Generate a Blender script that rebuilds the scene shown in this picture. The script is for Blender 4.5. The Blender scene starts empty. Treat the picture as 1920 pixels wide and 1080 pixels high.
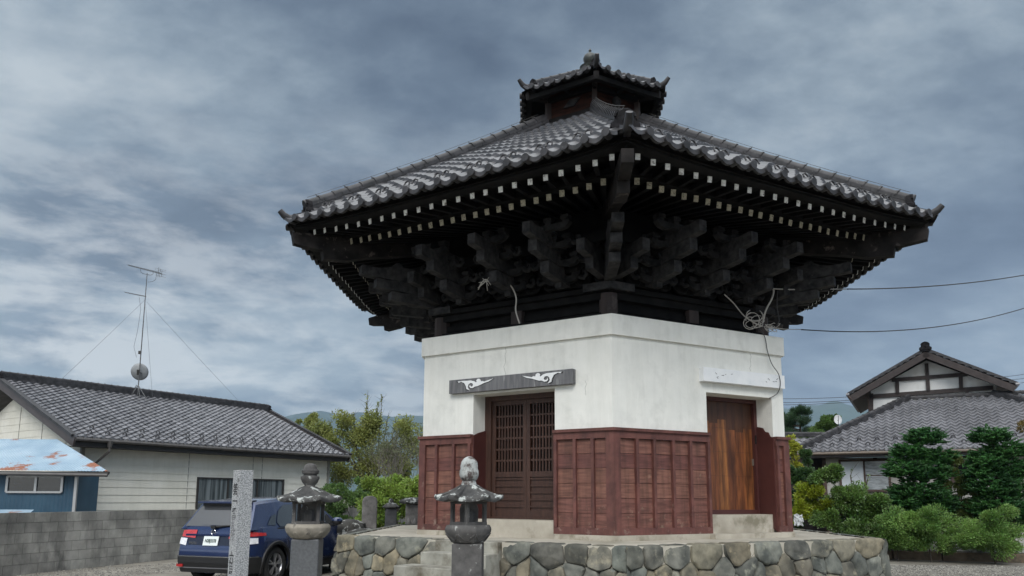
import bpy, bmesh, math, random
from math import sin, cos, pi, radians, sqrt, atan2, hypot
from mathutils import Vector as V, Matrix, noise
random.seed(7)
R_ = random.Random(11)
# ------------------------------------------------------------------ camera, sky, sun, exposure
FPX, PITCH, ROLL, CYP, EYE = 1418.9, .1493, .0045, 721.5, 1.6
S = bpy.context.scene
cam = bpy.data.objects.new('camera', bpy.data.cameras.new('camera'))
S.collection.objects.link(cam); S.camera = cam
cam.data.sensor_width = 36; cam.data.lens = 36*FPX/1920
cam.data.shift_y = (CYP-540)/1920
cam.data.clip_end = 20000; cam.data.clip_start = .1
cam.matrix_world = Matrix.Translation((0, 0, EYE)) @ Matrix.Rotation(pi/2+PITCH, 4, 'X') @ Matrix.Rotation(ROLL, 4, 'Z')
SUN_EL, SUN_AZ = radians(38), radians(186)      # azimuth of the sun measured from +Y towards +X
sd = V((sin(SUN_AZ)*cos(SUN_EL), cos(SUN_AZ)*cos(SUN_EL), sin(SUN_EL)))
sun = bpy.data.objects.new('sun', bpy.data.lights.new('sun', 'SUN'))
S.collection.objects.link(sun)
sun.data.energy = 1.0; sun.data.angle = radians(28); sun.data.color = (1, .965, .92)
sun.rotation_euler = sd.to_track_quat('Z', 'Y').to_euler()
S.view_settings.view_transform = 'Standard'; S.view_settings.look = 'None'
S.view_settings.gamma = 1; S.view_settings.exposure = 1.15
W = bpy.data.worlds.new('World'); S.world = W; W.use_nodes = True
nt = W.node_tree; nt.nodes.clear()
def N(t, **k):
    n = nt.nodes.new(t)
    for a, b in k.items(): setattr(n, a, b)
    return n
def L(a, b): nt.links.new(a, b)
def M(op, a, b=None, c=None, clamp=False):
    n = N('ShaderNodeMath', operation=op, use_clamp=clamp)
    for i, v in enumerate((a, b, c)):
        if v is None: continue
        if hasattr(v, 'node'): L(v, n.inputs[i])
        else: n.inputs[i].default_value = v
    return n.outputs[0]
def mixc(f, a, b, blend='MIX'):
    n = N('ShaderNodeMix', data_type='RGBA', blend_type=blend)
    for i, v in ((0, f), (6, a), (7, b)):
        if hasattr(v, 'node'): L(v, n.inputs[i])
        else: n.inputs[i].default_value = v if i == 0 else (*v, 1)
    return n.outputs[2]
def ramp(f, pts):
    n = N('ShaderNodeValToRGB'); L(f, n.inputs[0]); e = n.color_ramp.elements
    while len(e) > 2: e.remove(e[-1])
    for i, (p, c) in enumerate(pts):
        q = e[i] if i < 2 else e.new(p)
        q.position = p; q.color = (*c, 1) if len(c) == 3 else c
    return n.outputs[0]
def noisef(vec, scale, detail=4, rough=.55, dist=0):
    n = N('ShaderNodeTexNoise'); L(vec, n.inputs['Vector'])
    n.inputs['Scale'].default_value = scale; n.inputs['Detail'].default_value = detail
    n.inputs['Roughness'].default_value = rough; n.inputs['Distortion'].default_value = dist
    return n.outputs[0]
def vmap(vec, loc=(0,0,0), rot=(0,0,0), scale=(1,1,1)):
    n = N('ShaderNodeMapping'); L(vec, n.inputs[0])
    n.inputs[1].default_value = loc; n.inputs[2].default_value = rot; n.inputs[3].default_value = scale
    return n.outputs[0]
sky = N('ShaderNodeTexSky', sky_type='NISHITA'); sky.sun_disc = False
sky.sun_elevation = SUN_EL; sky.sun_rotation = SUN_AZ; sky.dust_density = 2
tc = N('ShaderNodeTexCoord'); sep = N('ShaderNodeSeparateXYZ'); L(tc.outputs['Generated'], sep.inputs[0])
zz = M('MAXIMUM', sep.outputs[2], 0.0); zi = M('ADD', zz, .30)
comb = N('ShaderNodeCombineXYZ'); L(M('DIVIDE', sep.outputs[0], zi), comb.inputs[0]); L(M('DIVIDE', sep.outputs[1], zi), comb.inputs[1]); comb.inputs[2].default_value = 3.7
cv = comb.outputs[0]
n1 = noisef(vmap(cv, (3.1, 1.4, 0), (0, 0, .5), (1, 1.3, 1)), 1.15, 9, .55, .08)     # big soft masses
n2 = noisef(vmap(cv, (5, 2, 0), (0, 0, -.6), (1, 1.4, 1)), 4.6, 10, .62, .1)        # broken edges
f = M('ADD', M('MULTIPLY', n1, .76), M('MULTIPLY', n2, .24))
base = ramp(f, [(.40, (.075, .10, .138)), (.46, (.115, .15, .195)), (.51, (.17, .215, .262)), (.56, (.25, .305, .35)), (.64, (.42, .47, .50))])
# brighter broken cloud low down to the left of the view, blue-grey to the right
lowf = M('MULTIPLY', M('SUBTRACT', 1.12, M('MULTIPLY', zz, 2.3), clamp=True), M('ADD', .42, M('MULTIPLY', sep.outputs[0], -1.25), clamp=True), clamp=True)
pn_ = noisef(vmap(tc.outputs['Generated'], (1.3, 0, .4), (0, .10, 0), (1.8, 1.8, 5.5)), 3.4, 10, .6, .15)
patch = ramp(pn_, [(.44, (0, 0, 0)), (.58, (1, 1, 1))])
base = mixc(M('MULTIPLY', lowf, .55), base, (.33, .40, .45))
base = mixc(M('MULTIPLY', M('MULTIPLY', lowf, patch), 1.1, clamp=True), base, (.64, .665, .665))
lowr = M('MULTIPLY', M('SUBTRACT', 1, M('MULTIPLY', zz, 2.2, clamp=True), clamp=True), M('MULTIPLY', M('ADD', sep.outputs[0], .1), 1.2, clamp=True), clamp=True)
base = mixc(M('MULTIPLY', lowr, .7), base, (.26, .33, .43))
# added brightening of unseen overcast round the sun behind the camera, lighting the scene
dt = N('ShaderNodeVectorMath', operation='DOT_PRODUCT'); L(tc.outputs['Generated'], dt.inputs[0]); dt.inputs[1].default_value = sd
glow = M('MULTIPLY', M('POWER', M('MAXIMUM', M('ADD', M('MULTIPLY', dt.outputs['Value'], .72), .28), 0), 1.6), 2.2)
zen = M('MULTIPLY', M('SUBTRACT', sep.outputs[2], .60), 6.0, clamp=True)      # extra sky brightness added overhead, out of view, to light ground and roofs
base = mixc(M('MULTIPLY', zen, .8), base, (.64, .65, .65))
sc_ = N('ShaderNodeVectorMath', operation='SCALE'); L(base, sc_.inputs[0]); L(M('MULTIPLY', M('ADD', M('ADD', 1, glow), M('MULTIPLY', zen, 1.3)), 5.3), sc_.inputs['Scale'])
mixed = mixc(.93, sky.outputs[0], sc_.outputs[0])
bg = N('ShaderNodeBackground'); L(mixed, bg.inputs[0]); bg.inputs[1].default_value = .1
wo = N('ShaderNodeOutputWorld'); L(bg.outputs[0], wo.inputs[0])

# ------------------------------------------------------------------ pixel -> world helpers (surveying the photo, 1920 x 1080)
def ray(px, py):
    x, y = px-960, py-CYP
    cr, sr = cos(ROLL), sin(ROLL); x, y = x*cr+y*sr, -x*sr+y*cr
    c, s = cos(PITCH), sin(PITCH)
    return V((x, FPX*c+y*s, FPX*s-y*c))/FPX
EY = V((0, 0, EYE))
def pt(px, py, Y): r = ray(px, py); return EY+r*(Y/r.y)
def wp(px, py, O, d):                 # on the vertical plane through O with horizontal direction d
    n = V((-d.y, d.x, 0)); r = ray(px, py); return EY+r*((O-EY).dot(n)/r.dot(n))
# ------------------------------------------------------------------ materials
MT = {}
def mat(name, c1, c2=None, scale=3, rough=.8, bump=0, bscale=None, island=0, stain=None, sth=.6, sscale=2, metal=0, stretch=(1,1,1), spec=.5, coat=0, detail=5, low=.35, high=.65, tex2=None, swidth=.06, streak=0, zst=0):
    global nt
    if name in MT: return MT[name]
    m = bpy.data.materials.new(name); m.use_nodes = True; nt = m.node_tree; nt.nodes.clear(); MT[name] = m
    o = N('ShaderNodeOutputMaterial'); p = N('ShaderNodeBsdfPrincipled'); L(p.outputs[0], o.inputs[0])
    tcn = N('ShaderNodeTexCoord').outputs['Object']
    c2 = c2 or c1
    nf = noisef(vmap(tcn, scale=stretch), scale, detail, .6)
    col = ramp(nf, [(low, c1), (high, c2)])
    if island:
        g = N('ShaderNodeNewGeometry'); h = N('ShaderNodeHueSaturation'); L(col, h.inputs['Color'])
        L(M('ADD', 1-island/2, M('MULTIPLY', g.outputs['Random Per Island'], island)), h.inputs['Value']); 
        L(M('ADD', .5-island*.02, M('MULTIPLY', g.outputs['Random Per Island'], island*.04)), h.inputs['Hue']); col = h.outputs[0]
    if stain:
        sn = noisef(vmap(tcn, (7, 3, 1), scale=tex2 or (1,1,1)), sscale, 7, .65)
        if zst: sx0 = N('ShaderNodeSeparateXYZ'); L(tcn, sx0.inputs[0]); sn = M('SUBTRACT', sn, M('MULTIPLY', sx0.outputs[2], zst))
        col = mixc(ramp(sn, [(sth-swidth, (0,0,0)), (sth+swidth, (1,1,1))]), col, stain)
    if streak: col = mixc(1, col, ramp(noisef(vmap(tcn, (3,5,2), scale=(5,5,.45)), 2.2, 6, .6), [(.36, (1-streak, 1-streak, 1-streak*1.1)), (.56, (1,1,1))]), 'MULTIPLY')
    L(col, p.inputs['Base Color'])
    p.inputs['Roughness'].default_value = rough; p.inputs['Metallic'].default_value = metal
    p.inputs['Specular IOR Level'].default_value = spec; p.inputs['Coat Weight'].default_value = coat; p.inputs['Coat Roughness'].default_value = .04
    if bump:
        b = N('ShaderNodeBump'); b.inputs['Strength'].default_value = min(1, bump*8); b.inputs['Distance'].default_value = bump
        L(noisef(vmap(tcn, scale=stretch), bscale or scale*6, 6, .65), b.inputs['Height']); L(b.outputs[0], p.inputs['Normal'])
    return m
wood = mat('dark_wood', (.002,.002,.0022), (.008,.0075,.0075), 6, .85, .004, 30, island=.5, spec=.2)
woodp = mat('post_wood', (.018,.012,.011), (.05,.036,.033), 5, .8, .004, 40, stretch=(1,1,.15), stain=(.12,.1,.09), sth=.66)
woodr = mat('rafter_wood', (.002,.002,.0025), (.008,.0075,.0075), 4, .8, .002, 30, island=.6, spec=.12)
woodn = mat('nose_wood', (.015,.015,.016), (.050,.048,.048), 9, .75, .004, 25, stain=(.13,.12,.11), sth=.70, sscale=6, spec=.15)
tile = mat('roof_tile', (.022,.0215,.023), (.07,.067,.071), 5, .30, .002, 40, island=.55, spec=.6, stain=(.09,.09,.086), sth=.71, sscale=9)
tiled = mat('ridge_tile', (.016,.016,.017), (.045,.043,.046), 6, .5, .003, 40, island=.45, spec=.35, stain=(.13,.13,.12), sth=.68, sscale=12)
mortar = mat('roof_plaster', (.36,.35,.31), (.55,.54,.5), 5, .9, .003, stain=(.2,.19,.16), sth=.62, sscale=6)
plaster = mat('plaster', (.70,.70,.655), (.78,.775,.725), 2.2, .9, .003, 60, stain=(.56,.56,.52), sth=.68, sscale=2.6, swidth=.16, streak=.06, detail=8)
capw = mat('rafter_white', (.60,.60,.56), (.8,.8,.77), 30, .7, island=.35, stain=(.2,.18,.16), sth=.585, sscale=28)
capy = mat('rafter_cream', (.30,.28,.21), (.46,.43,.33), 30, .7, island=.5, stain=(.1,.09,.07), sth=.58, sscale=40)
red = mat('red_board', (.095,.036,.028), (.19,.078,.06), 5, .7, .004, 26, stretch=(.6,.6,6), island=.5, stain=(.27,.18,.13), sth=.60, sscale=6.5, tex2=(1,1,1.1), zst=.13, streak=.35, detail=8)
redt = mat('red_trim', (.085,.030,.025), (.15,.056,.044), 5, .65, .003, 40, stain=(.22,.15,.12), sth=.62, sscale=9, zst=.09, streak=.3)
redp = mat('red_plain', (.055,.015,.013), (.075,.022,.018), 3, .55, .001)
door1 = mat('lattice_wood', (.032,.013,.008), (.06,.026,.016), 8, .6, .002, 40, stretch=(4,4,.5))
conc = mat('concrete', (.30,.27,.215), (.46,.42,.35), 2.2, .9, .004, 30, stain=(.2,.18,.13), sth=.6, sscale=2.2)
concp = mat('platform_concrete', (.37,.34,.28), (.50,.465,.39), 1.5, .9, .004, 30, stain=(.27,.25,.19), sth=.6, sscale=1.7, swidth=.12)
stepm = mat('step_concrete', (.22,.215,.185), (.36,.35,.30), 2.5, .9, .005, 25, stain=(.09,.075,.05), sth=.56, sscale=3.2, swidth=.12)
black = mat('black_void', (.006,.006,.006), rough=.9)
joint = mat('stone_joint', (.028,.027,.024), (.06,.056,.05), 8, .95)
# ------------------------------------------------------------------ mesh builder
class MB:
    def __init__(s): s.v = []; s.f = []; s.m = []
    def add(s, vs, fs, mi=0):
        b = len(s.v); s.v += [tuple(x) for x in vs]
        for f in fs: s.f.append([b+i for i in f]); s.m.append(mi)
        return s
    def obox(s, c, X, Y, Z, mi=0):       # centre and three half-axis vectors
        c = V(c); X, Y, Z = V(X), V(Y), V(Z)
        vs = [c+X*a+Y*b+Z*d for d in (-1, 1) for b in (-1, 1) for a in (-1, 1)]
        return s.add(vs, [(0,2,3,1),(4,5,7,6),(0,1,5,4),(2,6,7,3),(0,4,6,2),(1,3,7,5)], mi)
    def box(s, c, sz, rz=0, mi=0):
        a, b = cos(rz), sin(rz)
        return s.obox(c, (a*sz[0]/2, b*sz[0]/2, 0), (-b*sz[1]/2, a*sz[1]/2, 0), (0, 0, sz[2]/2), mi)
    def beam(s, p, q, w, h, mi=0, up=(0,0,1)):
        p, q = V(p), V(q); d = q-p; l = d.length; d = d/l; x = d.cross(V(up))
        x = x.normalized() if x.length > 1e-6 else V((1,0,0)); u = x.cross(d)
        return s.obox((p+q)/2, x*w/2, d*l/2, u*h/2, mi)
    def tube(s, pts, r, n=8, mi=0, cap=True):
        pts = [V(p) for p in pts]; rs = r if isinstance(r, (list, tuple)) else [r]*len(pts); b = len(s.v); pu = None
        for i, p in enumerate(pts):
            d = (pts[min(i+1, len(pts)-1)]-pts[max(i-1, 0)]).normalized()
            if pu is None: pu = d.cross(V((0,0,1)) if abs(d.z) < .9 else V((1,0,0))).normalized()
            x = (pu-d*pu.dot(d)).normalized(); pu = x; y = d.cross(x)
            s.v += [tuple(p+(x*cos(2*pi*k/n)+y*sin(2*pi*k/n))*rs[i]) for k in range(n)]
        for i in range(len(pts)-1):
            for k in range(n):
                k2 = (k+1) % n; s.f.append([b+i*n+k, b+i*n+k2, b+(i+1)*n+k2, b+(i+1)*n+k]); s.m.append(mi)
        if cap:
            s.f.append([b+k for k in range(n)][::-1]); s.m.append(mi)
            s.f.append([b+(len(pts)-1)*n+k for k in range(n)]); s.m.append(mi)
        return s
    def lathe(s, prof, n=16, c=(0,0,0), mi=0, rot=0, sx=1, wob=None):
        b = len(s.v)
        for i, (r, z) in enumerate(prof):
            for k in range(n):
                a = 2*pi*k/n+rot; rr = r*(wob(a, i) if wob else 1)
                s.v.append((c[0]+rr*cos(a)*sx, c[1]+rr*sin(a), c[2]+z))
        for i in range(len(prof)-1):
            for k in range(n):
                k2 = (k+1) % n; s.f.append([b+i*n+k, b+i*n+k2, b+(i+1)*n+k2, b+(i+1)*n+k]); s.m.append(mi)
        s.f.append([b+k for k in range(n)][::-1]); s.m.append(mi)
        s.f.append([b+(len(prof)-1)*n+k for k in range(n)]); s.m.append(mi)
        return s
    def prism(s, poly, o, X, Y, Z, d, mi=0):   # 2D outline in X,Y at o, extruded by d along Z
        o, X, Y, Z = V(o), V(X), V(Y), V(Z); n = len(poly)
        vs = [o+X*a+Y*b for a, b in poly]+[o+X*a+Y*b+Z*d for a, b in poly]
        fs = [list(range(n))[::-1], [n+i for i in range(n)]]+[[i, (i+1) % n, n+(i+1) % n, n+i] for i in range(n)]
        return s.add(vs, fs, mi)
    def grid(s, nu, nv, fn, mi=0):
        b = len(s.v); s.v += [tuple(fn(i, j)) for j in range(nv+1) for i in range(nu+1)]
        for j in range(nv):
            for i in range(nu):
                q = [b+j*(nu+1)+i, b+j*(nu+1)+i+1, b+(j+1)*(nu+1)+i+1, b+(j+1)*(nu+1)+i]
                s.f.append(q); s.m.append(mi)
        return s
    def build(s, name, mats, parent=None, smooth=False, off=(0,0,0)):
        me = bpy.data.meshes.new(name); o = V(off)
        me.from_pydata([tuple(V(v)-o) for v in s.v] if o.length else s.v, [], s.f)
        for m in (mats if isinstance(mats, (list, tuple)) else [mats]): me.materials.append(m)
        me.polygons.foreach_set('material_index', s.m)
        if smooth: me.polygons.foreach_set('use_smooth', [True]*len(s.f))
        me.update()
        if smooth is not False and smooth is not True: me.set_sharp_from_angle(angle=smooth)
        ob = bpy.data.objects.new(name, me); S.collection.objects.link(ob)
        if parent: ob.parent = parent
        return ob
def clean(ob, d=1e-5):
    bm = bmesh.new(); bm.from_mesh(ob.data); bmesh.ops.remove_doubles(bm, verts=bm.verts, dist=d); bmesh.ops.recalc_face_normals(bm, faces=bm.faces); bm.to_mesh(ob.data); bm.free(); return ob
def flip_up(ob):
    return ob
def tag(o, label, cat, group=None, kind=None):
    if label: o['label'] = label
    if cat: o['category'] = cat
    if group: o['group'] = group
    if kind: o['kind'] = kind
    return o
def thing(name, label, cat, loc=(0,0,0), rz=0, group=None):
    o = bpy.data.objects.new(name, None); S.collection.objects.link(o); o.location = loc; o.rotation_euler = (0,0,rz); o.empty_display_size = .2
    return tag(o, label, cat, group)
def text(name, body, size, m, parent, O, X, Z, depth=.002, bold=0, sx=1):
    c = bpy.data.curves.new(name, 'FONT'); c.body = body; c.size = size; c.extrude = depth; c.offset = bold; c.align_x = 'CENTER'; c.align_y = 'CENTER'
    o = bpy.data.objects.new(name, c); S.collection.objects.link(o)
    me = bpy.data.meshes.new_from_object(o.evaluated_get(bpy.context.evaluated_depsgraph_get())); bpy.data.objects.remove(o)
    X, Z = V(X).normalized(), V(Z).normalized(); Nn = X.cross(Z); O = V(O)
    for v in me.vertices: v.co = O+X*v.co.x*sx+Z*v.co.y+Nn*v.co.z
    me.materials.clear(); me.materials.append(m); ob = bpy.data.objects.new(name, me); S.collection.objects.link(ob); ob.parent = parent
    return ob
rnd = random.uniform

# ------------------------------------------------------------------ ground and hills
grav = mat('gravel', (.10,.09,.072), (.20,.185,.155), 1.2, .95, .02, 28, stain=(.28,.265,.23), sth=.6, sscale=45, detail=8)
g = MB().grid(60, 60, lambda i, j: ((i-30)**3*.35, 10+(j-30)**3*.35, 0)).build('ground', grav); tag(g, 'gravel and packed earth yard around the hall', None, kind='structure')
hill = mat('forest_slope', (.025,.05,.045), (.05,.08,.065), .004, .95, detail=8)
HPR = [(-900,880),(-200,880),(300,850),(480,800),(520,779),(555,770),(590,767),(615,773),(632,781),(665,770),(700,774),(760,777),(795,782),(1100,788),(1300,765),(1469,766),(1500,768),(1535,756),(1577,746),(1620,756),(1700,785),(1850,775),(2100,800),(3000,860)]
def mheight(az):
    px = 960+1435*math.tan(radians(max(-55, min(55, az))))
    for (a, ya), (b, yb) in zip(HPR, HPR[1:]):
        if a <= px <= b: t = (px-a)/(b-a); t = t*t*(3-2*t); y = ya+(yb-ya)*t; return math.degrees(atan2(935-y, 1435/max(.5, cos(radians(az)))*.985))
    return 2
mb = MB()
def mfn(i, j):
    az = -60+i*.4; t = j/16; r = 2300+1400*t
    hh = math.tan(radians(mheight(az)))*3300*(sin(min(t*1.25, 1)*pi/2))**1.2 if t < .8 else math.tan(radians(mheight(az)))*3300*(1-(t-.8)*1.5)
    p = V((r*sin(radians(az)), r*cos(radians(az)), 0)); hh += 45*noise.fractal(p/420, 1, 2, 5)*(t*1.2)
    return (p.x, p.y, max(hh, 0)-1.5)
tag(mb.grid(300, 16, mfn).build('hills', hill, smooth=True), 'hazy blue mountain ridge on the horizon', None, kind='structure')

# ------------------------------------------------------------------ hexagonal hall
CX, CY, TH = .4522*3.2, 4.1307*3.2, -.0333
ZP = 1.07
hall = thing('hexagonal_hall', 'large hexagonal temple hall with white plaster walls, red boarding and wide dark tiled roof', 'temple hall', (CX, CY, ZP), TH)
def F(k, u, n, z):                      # face frame in the hall's own coordinates (z absolute)
    a = (k+.5)*pi/3; return V((sin(a)*n+cos(a)*u, -cos(a)*n+sin(a)*u, z-ZP))
def C(k, r, z): a = k*pi/3; return V((sin(a)*r, -cos(a)*r, z-ZP))
def fdir(k): a = (k+.5)*pi/3; return V((cos(a), sin(a), 0)), V((sin(a), -cos(a), 0)), V((0,0,1))
UZ = V((0,0,1)); AP = cos(pi/6)
WR = 3.2; WA = WR*AP; T3 = math.tan(pi/6)
def fbox(mb, k, u0, u1, n0, n1, z0, z1, mi=0):
    T, Nn, Z = fdir(k); mb.obox(F(k, (u0+u1)/2, (n0+n1)/2, (z0+z1)/2), T*(u1-u0)/2, Nn*(n1-n0)/2, Z*(z1-z0)/2, mi)
def fpan(mb, k, u0, u1, n0, n1, z0, z1, m0=0, m1=0):   # box whose ends can be mitred at hexagon corners
    T, Nn, Z = fdir(k)
    def uu(u, n, m, s): return s*n*T3 if m else u
    vs = [F(k, uu(a, n, m, sg), n, z) for z in (z0, z1) for n in (n0, n1) for a, m, sg in ((u0, m0, -1), (u1, m1, 1))]
    mb.add(vs, [(0,1,3,2),(4,6,7,5),(0,4,5,1),(2,3,7,6),(0,2,6,4),(1,5,7,3)])
OPEN = {-1: (-.655, .725, 3.135, 2.38), 0: (.05, 1.355, 3.13, 2.38)}
wm = MB(); WN0 = 2.42
for k in range(-3, 3):
    n0, n1, z0, z1 = WN0, WA, 2.50, 3.80
    if k in OPEN:
        a, b, zt, _ = OPEN[k]
        fpan(wm, k, 0, a, n0, n1, z0, zt, 1, 0); fpan(wm, k, b, 0, n0, n1, z0, zt, 0, 1); fpan(wm, k, 0, 0, n0, n1, zt, z1, 1, 1)
    else: fpan(wm, k, 0, 0, n0, n1, z0, z1, 1, 1)
wm.build('plaster_wall', plaster, hall)
bm_ = MB()
for k in range(-3, 3): fpan(bm_, k, 0, 0, 2.3, WA+.045, 3.80, 4.085, 1, 1)
bm_.build('plaster_band', plaster, hall)
cr = MB()
T, Nn, Z = fdir(-1)
for k_, u_, z_, n_, st_ in ((-1, -.10, 3.79, 11, .055), (0, .95, 3.78, 7, .045), (-1, 1.2, 3.2, 5, .05)):
    cr = MB(); cr.tube([F(k_, u_+.014*sin(i*2.1)+.01*sin(i*.9), WA+.0005, z_-i*st_) for i in range(n_)], .0022, 4); cr.build('plaster_crack', mat('crack', (.28,.27,.25), rough=.95), hall)
# kerb under the boards
kb = MB()
for k in range(-3, 3):
    if k in OPEN:
        a, b = OPEN[k][:2]; fpan(kb, k, 0, a-.02, 2.3, WA+.06, 1.02, 1.13, 1, 0); fpan(kb, k, b+.02, 0, 2.3, WA+.06, 1.02, 1.13, 0, 1)
        if k == -1: fpan(kb, k, a-.02, b+.02, 2.3, WA-.02, 1.02, 1.305)
        else: fpan(kb, k, a, b, 2.3, WA-.06, 1.02, 1.385)
        if k == 0: fbox(kb, k, a-.07, b+.17, WA-.06, WA+.17, 1.02, 1.125)
    else: fpan(kb, k, 0, 0, 2.3, WA+.06, 1.02, 1.13, 1, 1)
kb.build('plinth', conc, hall)
# red boarding: horizontal boards, battens, rails
def seg(k, u0, u1, m0, m1, batt):
    z0, z1 = 1.13, 2.535; nb = 6
    bd = MB(); n1 = WA-.0
    zz0, zz1 = z0+.09, z1-.13; h = (zz1-zz0)/nb
    for i in range(nb):
        a, b = zz0+i*h, zz0+(i+1)*h-.004; T, Nn, Z = fdir(k)
        us = ([-1, 0] if m0 else [u0]); 
        def P(u, m, s, n, z): return F(k, s*n*T3 if m else u, n, z)
        vs = []
        for n, z in ((n1-.03, a), (n1+.010, a), (n1+.003, b), (n1-.03, b)):
            vs += [P(u0, m0, -1, n, z), P(u1, m1, 1, n, z)]
        bd.add(vs, [(0,1,3,2),(2,3,5,4),(4,5,7,6),(6,7,1,0),(0,2,4,6),(1,7,5,3)])
    p = bd.build('siding_panel', red, hall)
    fr = MB()
    fpan(fr, k, u0, u1, n1-.03, n1+.05, z0+.001, z0+.09, m0, m1)
    fpan(fr, k, u0, u1, n1-.03, n1+.045, z1-.13, z1-.035, m0, m1)
    fpan(fr, k, u0, u1, n1-.03, n1+.075, z1-.035, z1+.005, m0, m1)
    if m0: fpan(fr, k, 0, -n1*T3+.085, n1-.03, n1+.048, z0+.09, z1-.13, 1, 0)
    if m1: fpan(fr, k, n1*T3-.085, 0, n1-.03, n1+.048, z0+.09, z1-.13, 0, 1)
    for b in batt: fbox(fr, k, b-.022, b+.022, n1-.02, n1+.058, z0+.09, z1-.13)
    fr.build('siding_battens', redt, p)
e = WA*T3
seg(-1, 0, -.655, 1, 0, [-1.30, -.98, -.69]); seg(-1, .725, 0, 0, 1, [.755, 1.05, 1.32])
seg(0, 0, .05, 1, 0, [-1.24, -.95, -.62, -.31, .018]); seg(0, 1.355, 0, 0, 1, [1.385])
for k in (-3, -2, 1, 2): seg(k, 0, 0, 1, 1, [-1.2+.3*i for i in range(9)])
# door reveals in red with a wavy top, door frames and doors
def reveal(k, u, s, curvy):
    T, Nn, Z = fdir(k); mb = MB(); zt = 2.50
    pts = [(2.44, 1.32), (WA+.01, 1.14), (WA+.01, zt+.02)]
    if curvy: pts += [(WA-.05, zt+.05), (WA-.08, zt+.11), (WA-.15, zt+.13), (WA-.19, zt+.19), (2.44, zt+.22)]
    else: pts += [(WA-.12, zt+.07), (2.44, zt+.12)]
    mb.prism(pts, F(k, u, 0, ZP), Nn, V((0,0,1)), T*s, .022)
    for i, v in enumerate(mb.v): mb.v[i] = (v[0], v[1], v[2]-ZP)
    clean(mb.build('reveal_board', redp, hall))
reveal(-1, -.655, 1, 0); reveal(-1, .725, -1, 0); reveal(0, 1.355, -1, 1); reveal(0, .05, 1, 1)
# lattice door on the left face
dp = 2.40
fr = MB(); a, b, zt, _ = OPEN[-1]
fbox(fr, -1, a, a+.11, dp-.1, dp+.06, 1.305, 3.135); fbox(fr, -1, b-.08, b, dp-.1, dp+.06, 1.305, 3.135)
fbox(fr, -1, a+.11, b-.08, dp-.1, dp+.06, 3.06, 3.135); fbox(fr, -1, a+.11, b-.08, dp-.1, dp+.05, 1.306, 1.335)
fr.build('door_frame', door1, hall)
def lattice(k, u0, u1):
    z0, z1, zm = 1.335, 3.06, 1.955; d = MB(); st = .06
    fbox(d, k, u0, u0+st, dp-.03, dp+.015, z0, z1); fbox(d, k, u1-st, u1, dp-.03, dp+.015, z0, z1)
    for za, zb in ((z0, z0+.1), (zm-.04, zm+.04), (z1-.07, z1)): fbox(d, k, u0+st, u1-st, dp-.028, dp+.013, za, zb)
    fbox(d, k, u0+st, u1-st, dp-.028, dp-.012, z0+.1, zm-.04)
    for i in range(5): fbox(d, k, u0+st, u1-st, dp-.012, dp+.008, z0+.14+i*.1, z0+.165+i*.1)
    ob = d.build('lattice_door', door1, hall)
    l = MB(); n = 9; w = (u1-u0-2*st)
    for i in range(1, n): fbox(l, k, u0+st+w*i/n-.011, u0+st+w*i/n+.011, dp-.02, dp+.004, zm+.04, z1-.07)
    for i in range(1, 6): zc = zm+.04+(z1-.11-zm)*i/6; fbox(l, k, u0+st, u1-st, dp-.024, dp-.001, zc-.014, zc+.014)
    l.build('lattice', door1, ob)
    v = MB(); fbox(v, k, u0+st, u1-st, dp-.10, dp-.09, zm+.04, z1-.07); v.build('backing', black, ob)
mid = (a+.11+b-.08)/2; lattice(-1, a+.11, mid); lattice(-1, mid+.004, b-.08)
# plank door on the right face
plk = mat('plank_wood', (.09,.029,.010), (.27,.095,.028), 3.2, .45, .0015, 30, stretch=(5,5,.35), island=.3, stain=(.045,.015,.006), sth=.55, sscale=2.2, tex2=(3,3,.5), swidth=.1)
plt_ = mat('plank_top_wood', (.04,.013,.005), (.085,.032,.012), 3.2, .5, .0015, 30, stretch=(5,5,.5), island=.3)
a, b, zt, _ = OPEN[0]; fr = MB()
fbox(fr, 0, a, a+.03, dp-.1, dp+.04, 1.385, 3.13); fbox(fr, 0, b-.06, b, dp-.1, dp+.06, 1.385, 3.13); fbox(fr, 0, a+.03, b-.06, dp-.1, dp+.06, 3.07, 3.13); fbox(fr, 0, a+.03, b-.06, dp-.1, dp+.05, 1.386, 1.45)
fr.build('door_frame', redp, hall)
d = MB(); n = 7; w = (b-.06-a-.03)/n
for i in range(n):
    fbox(d, 0, a+.03+i*w+.001, a+.03+(i+1)*w-.001, dp-.04, dp, 1.45, 2.80-.03*(i*7%3)-.12*(i>3), 0)
    fbox(d, 0, a+.03+i*w+.001, a+.03+(i+1)*w-.001, dp-.04, dp, 2.80-.03*(i*7%3)-.12*(i>3), 3.07, 1)
for i in range(3): T, Nn, Z = fdir(0); fbox(d, 0, a+.03, b-.06, dp, dp+.0035, 1.95+i*.36, 1.953+i*.36, 1)
pd = d.build('plank_door', [plk, plt_], hall)
brass = mat('aged_brass', (.3,.28,.24), rough=.5, metal=.8)
h = MB(); fbox(h, 0, b-.085, b-.062, dp, dp+.02, 2.12, 2.22); h.build('latch', brass, pd)
h = MB(); fbox(h, 0, b-.06, b-.04, dp+.061, dp+.075, 2.45, 2.58); h.build('hinge', black, hall)
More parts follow.
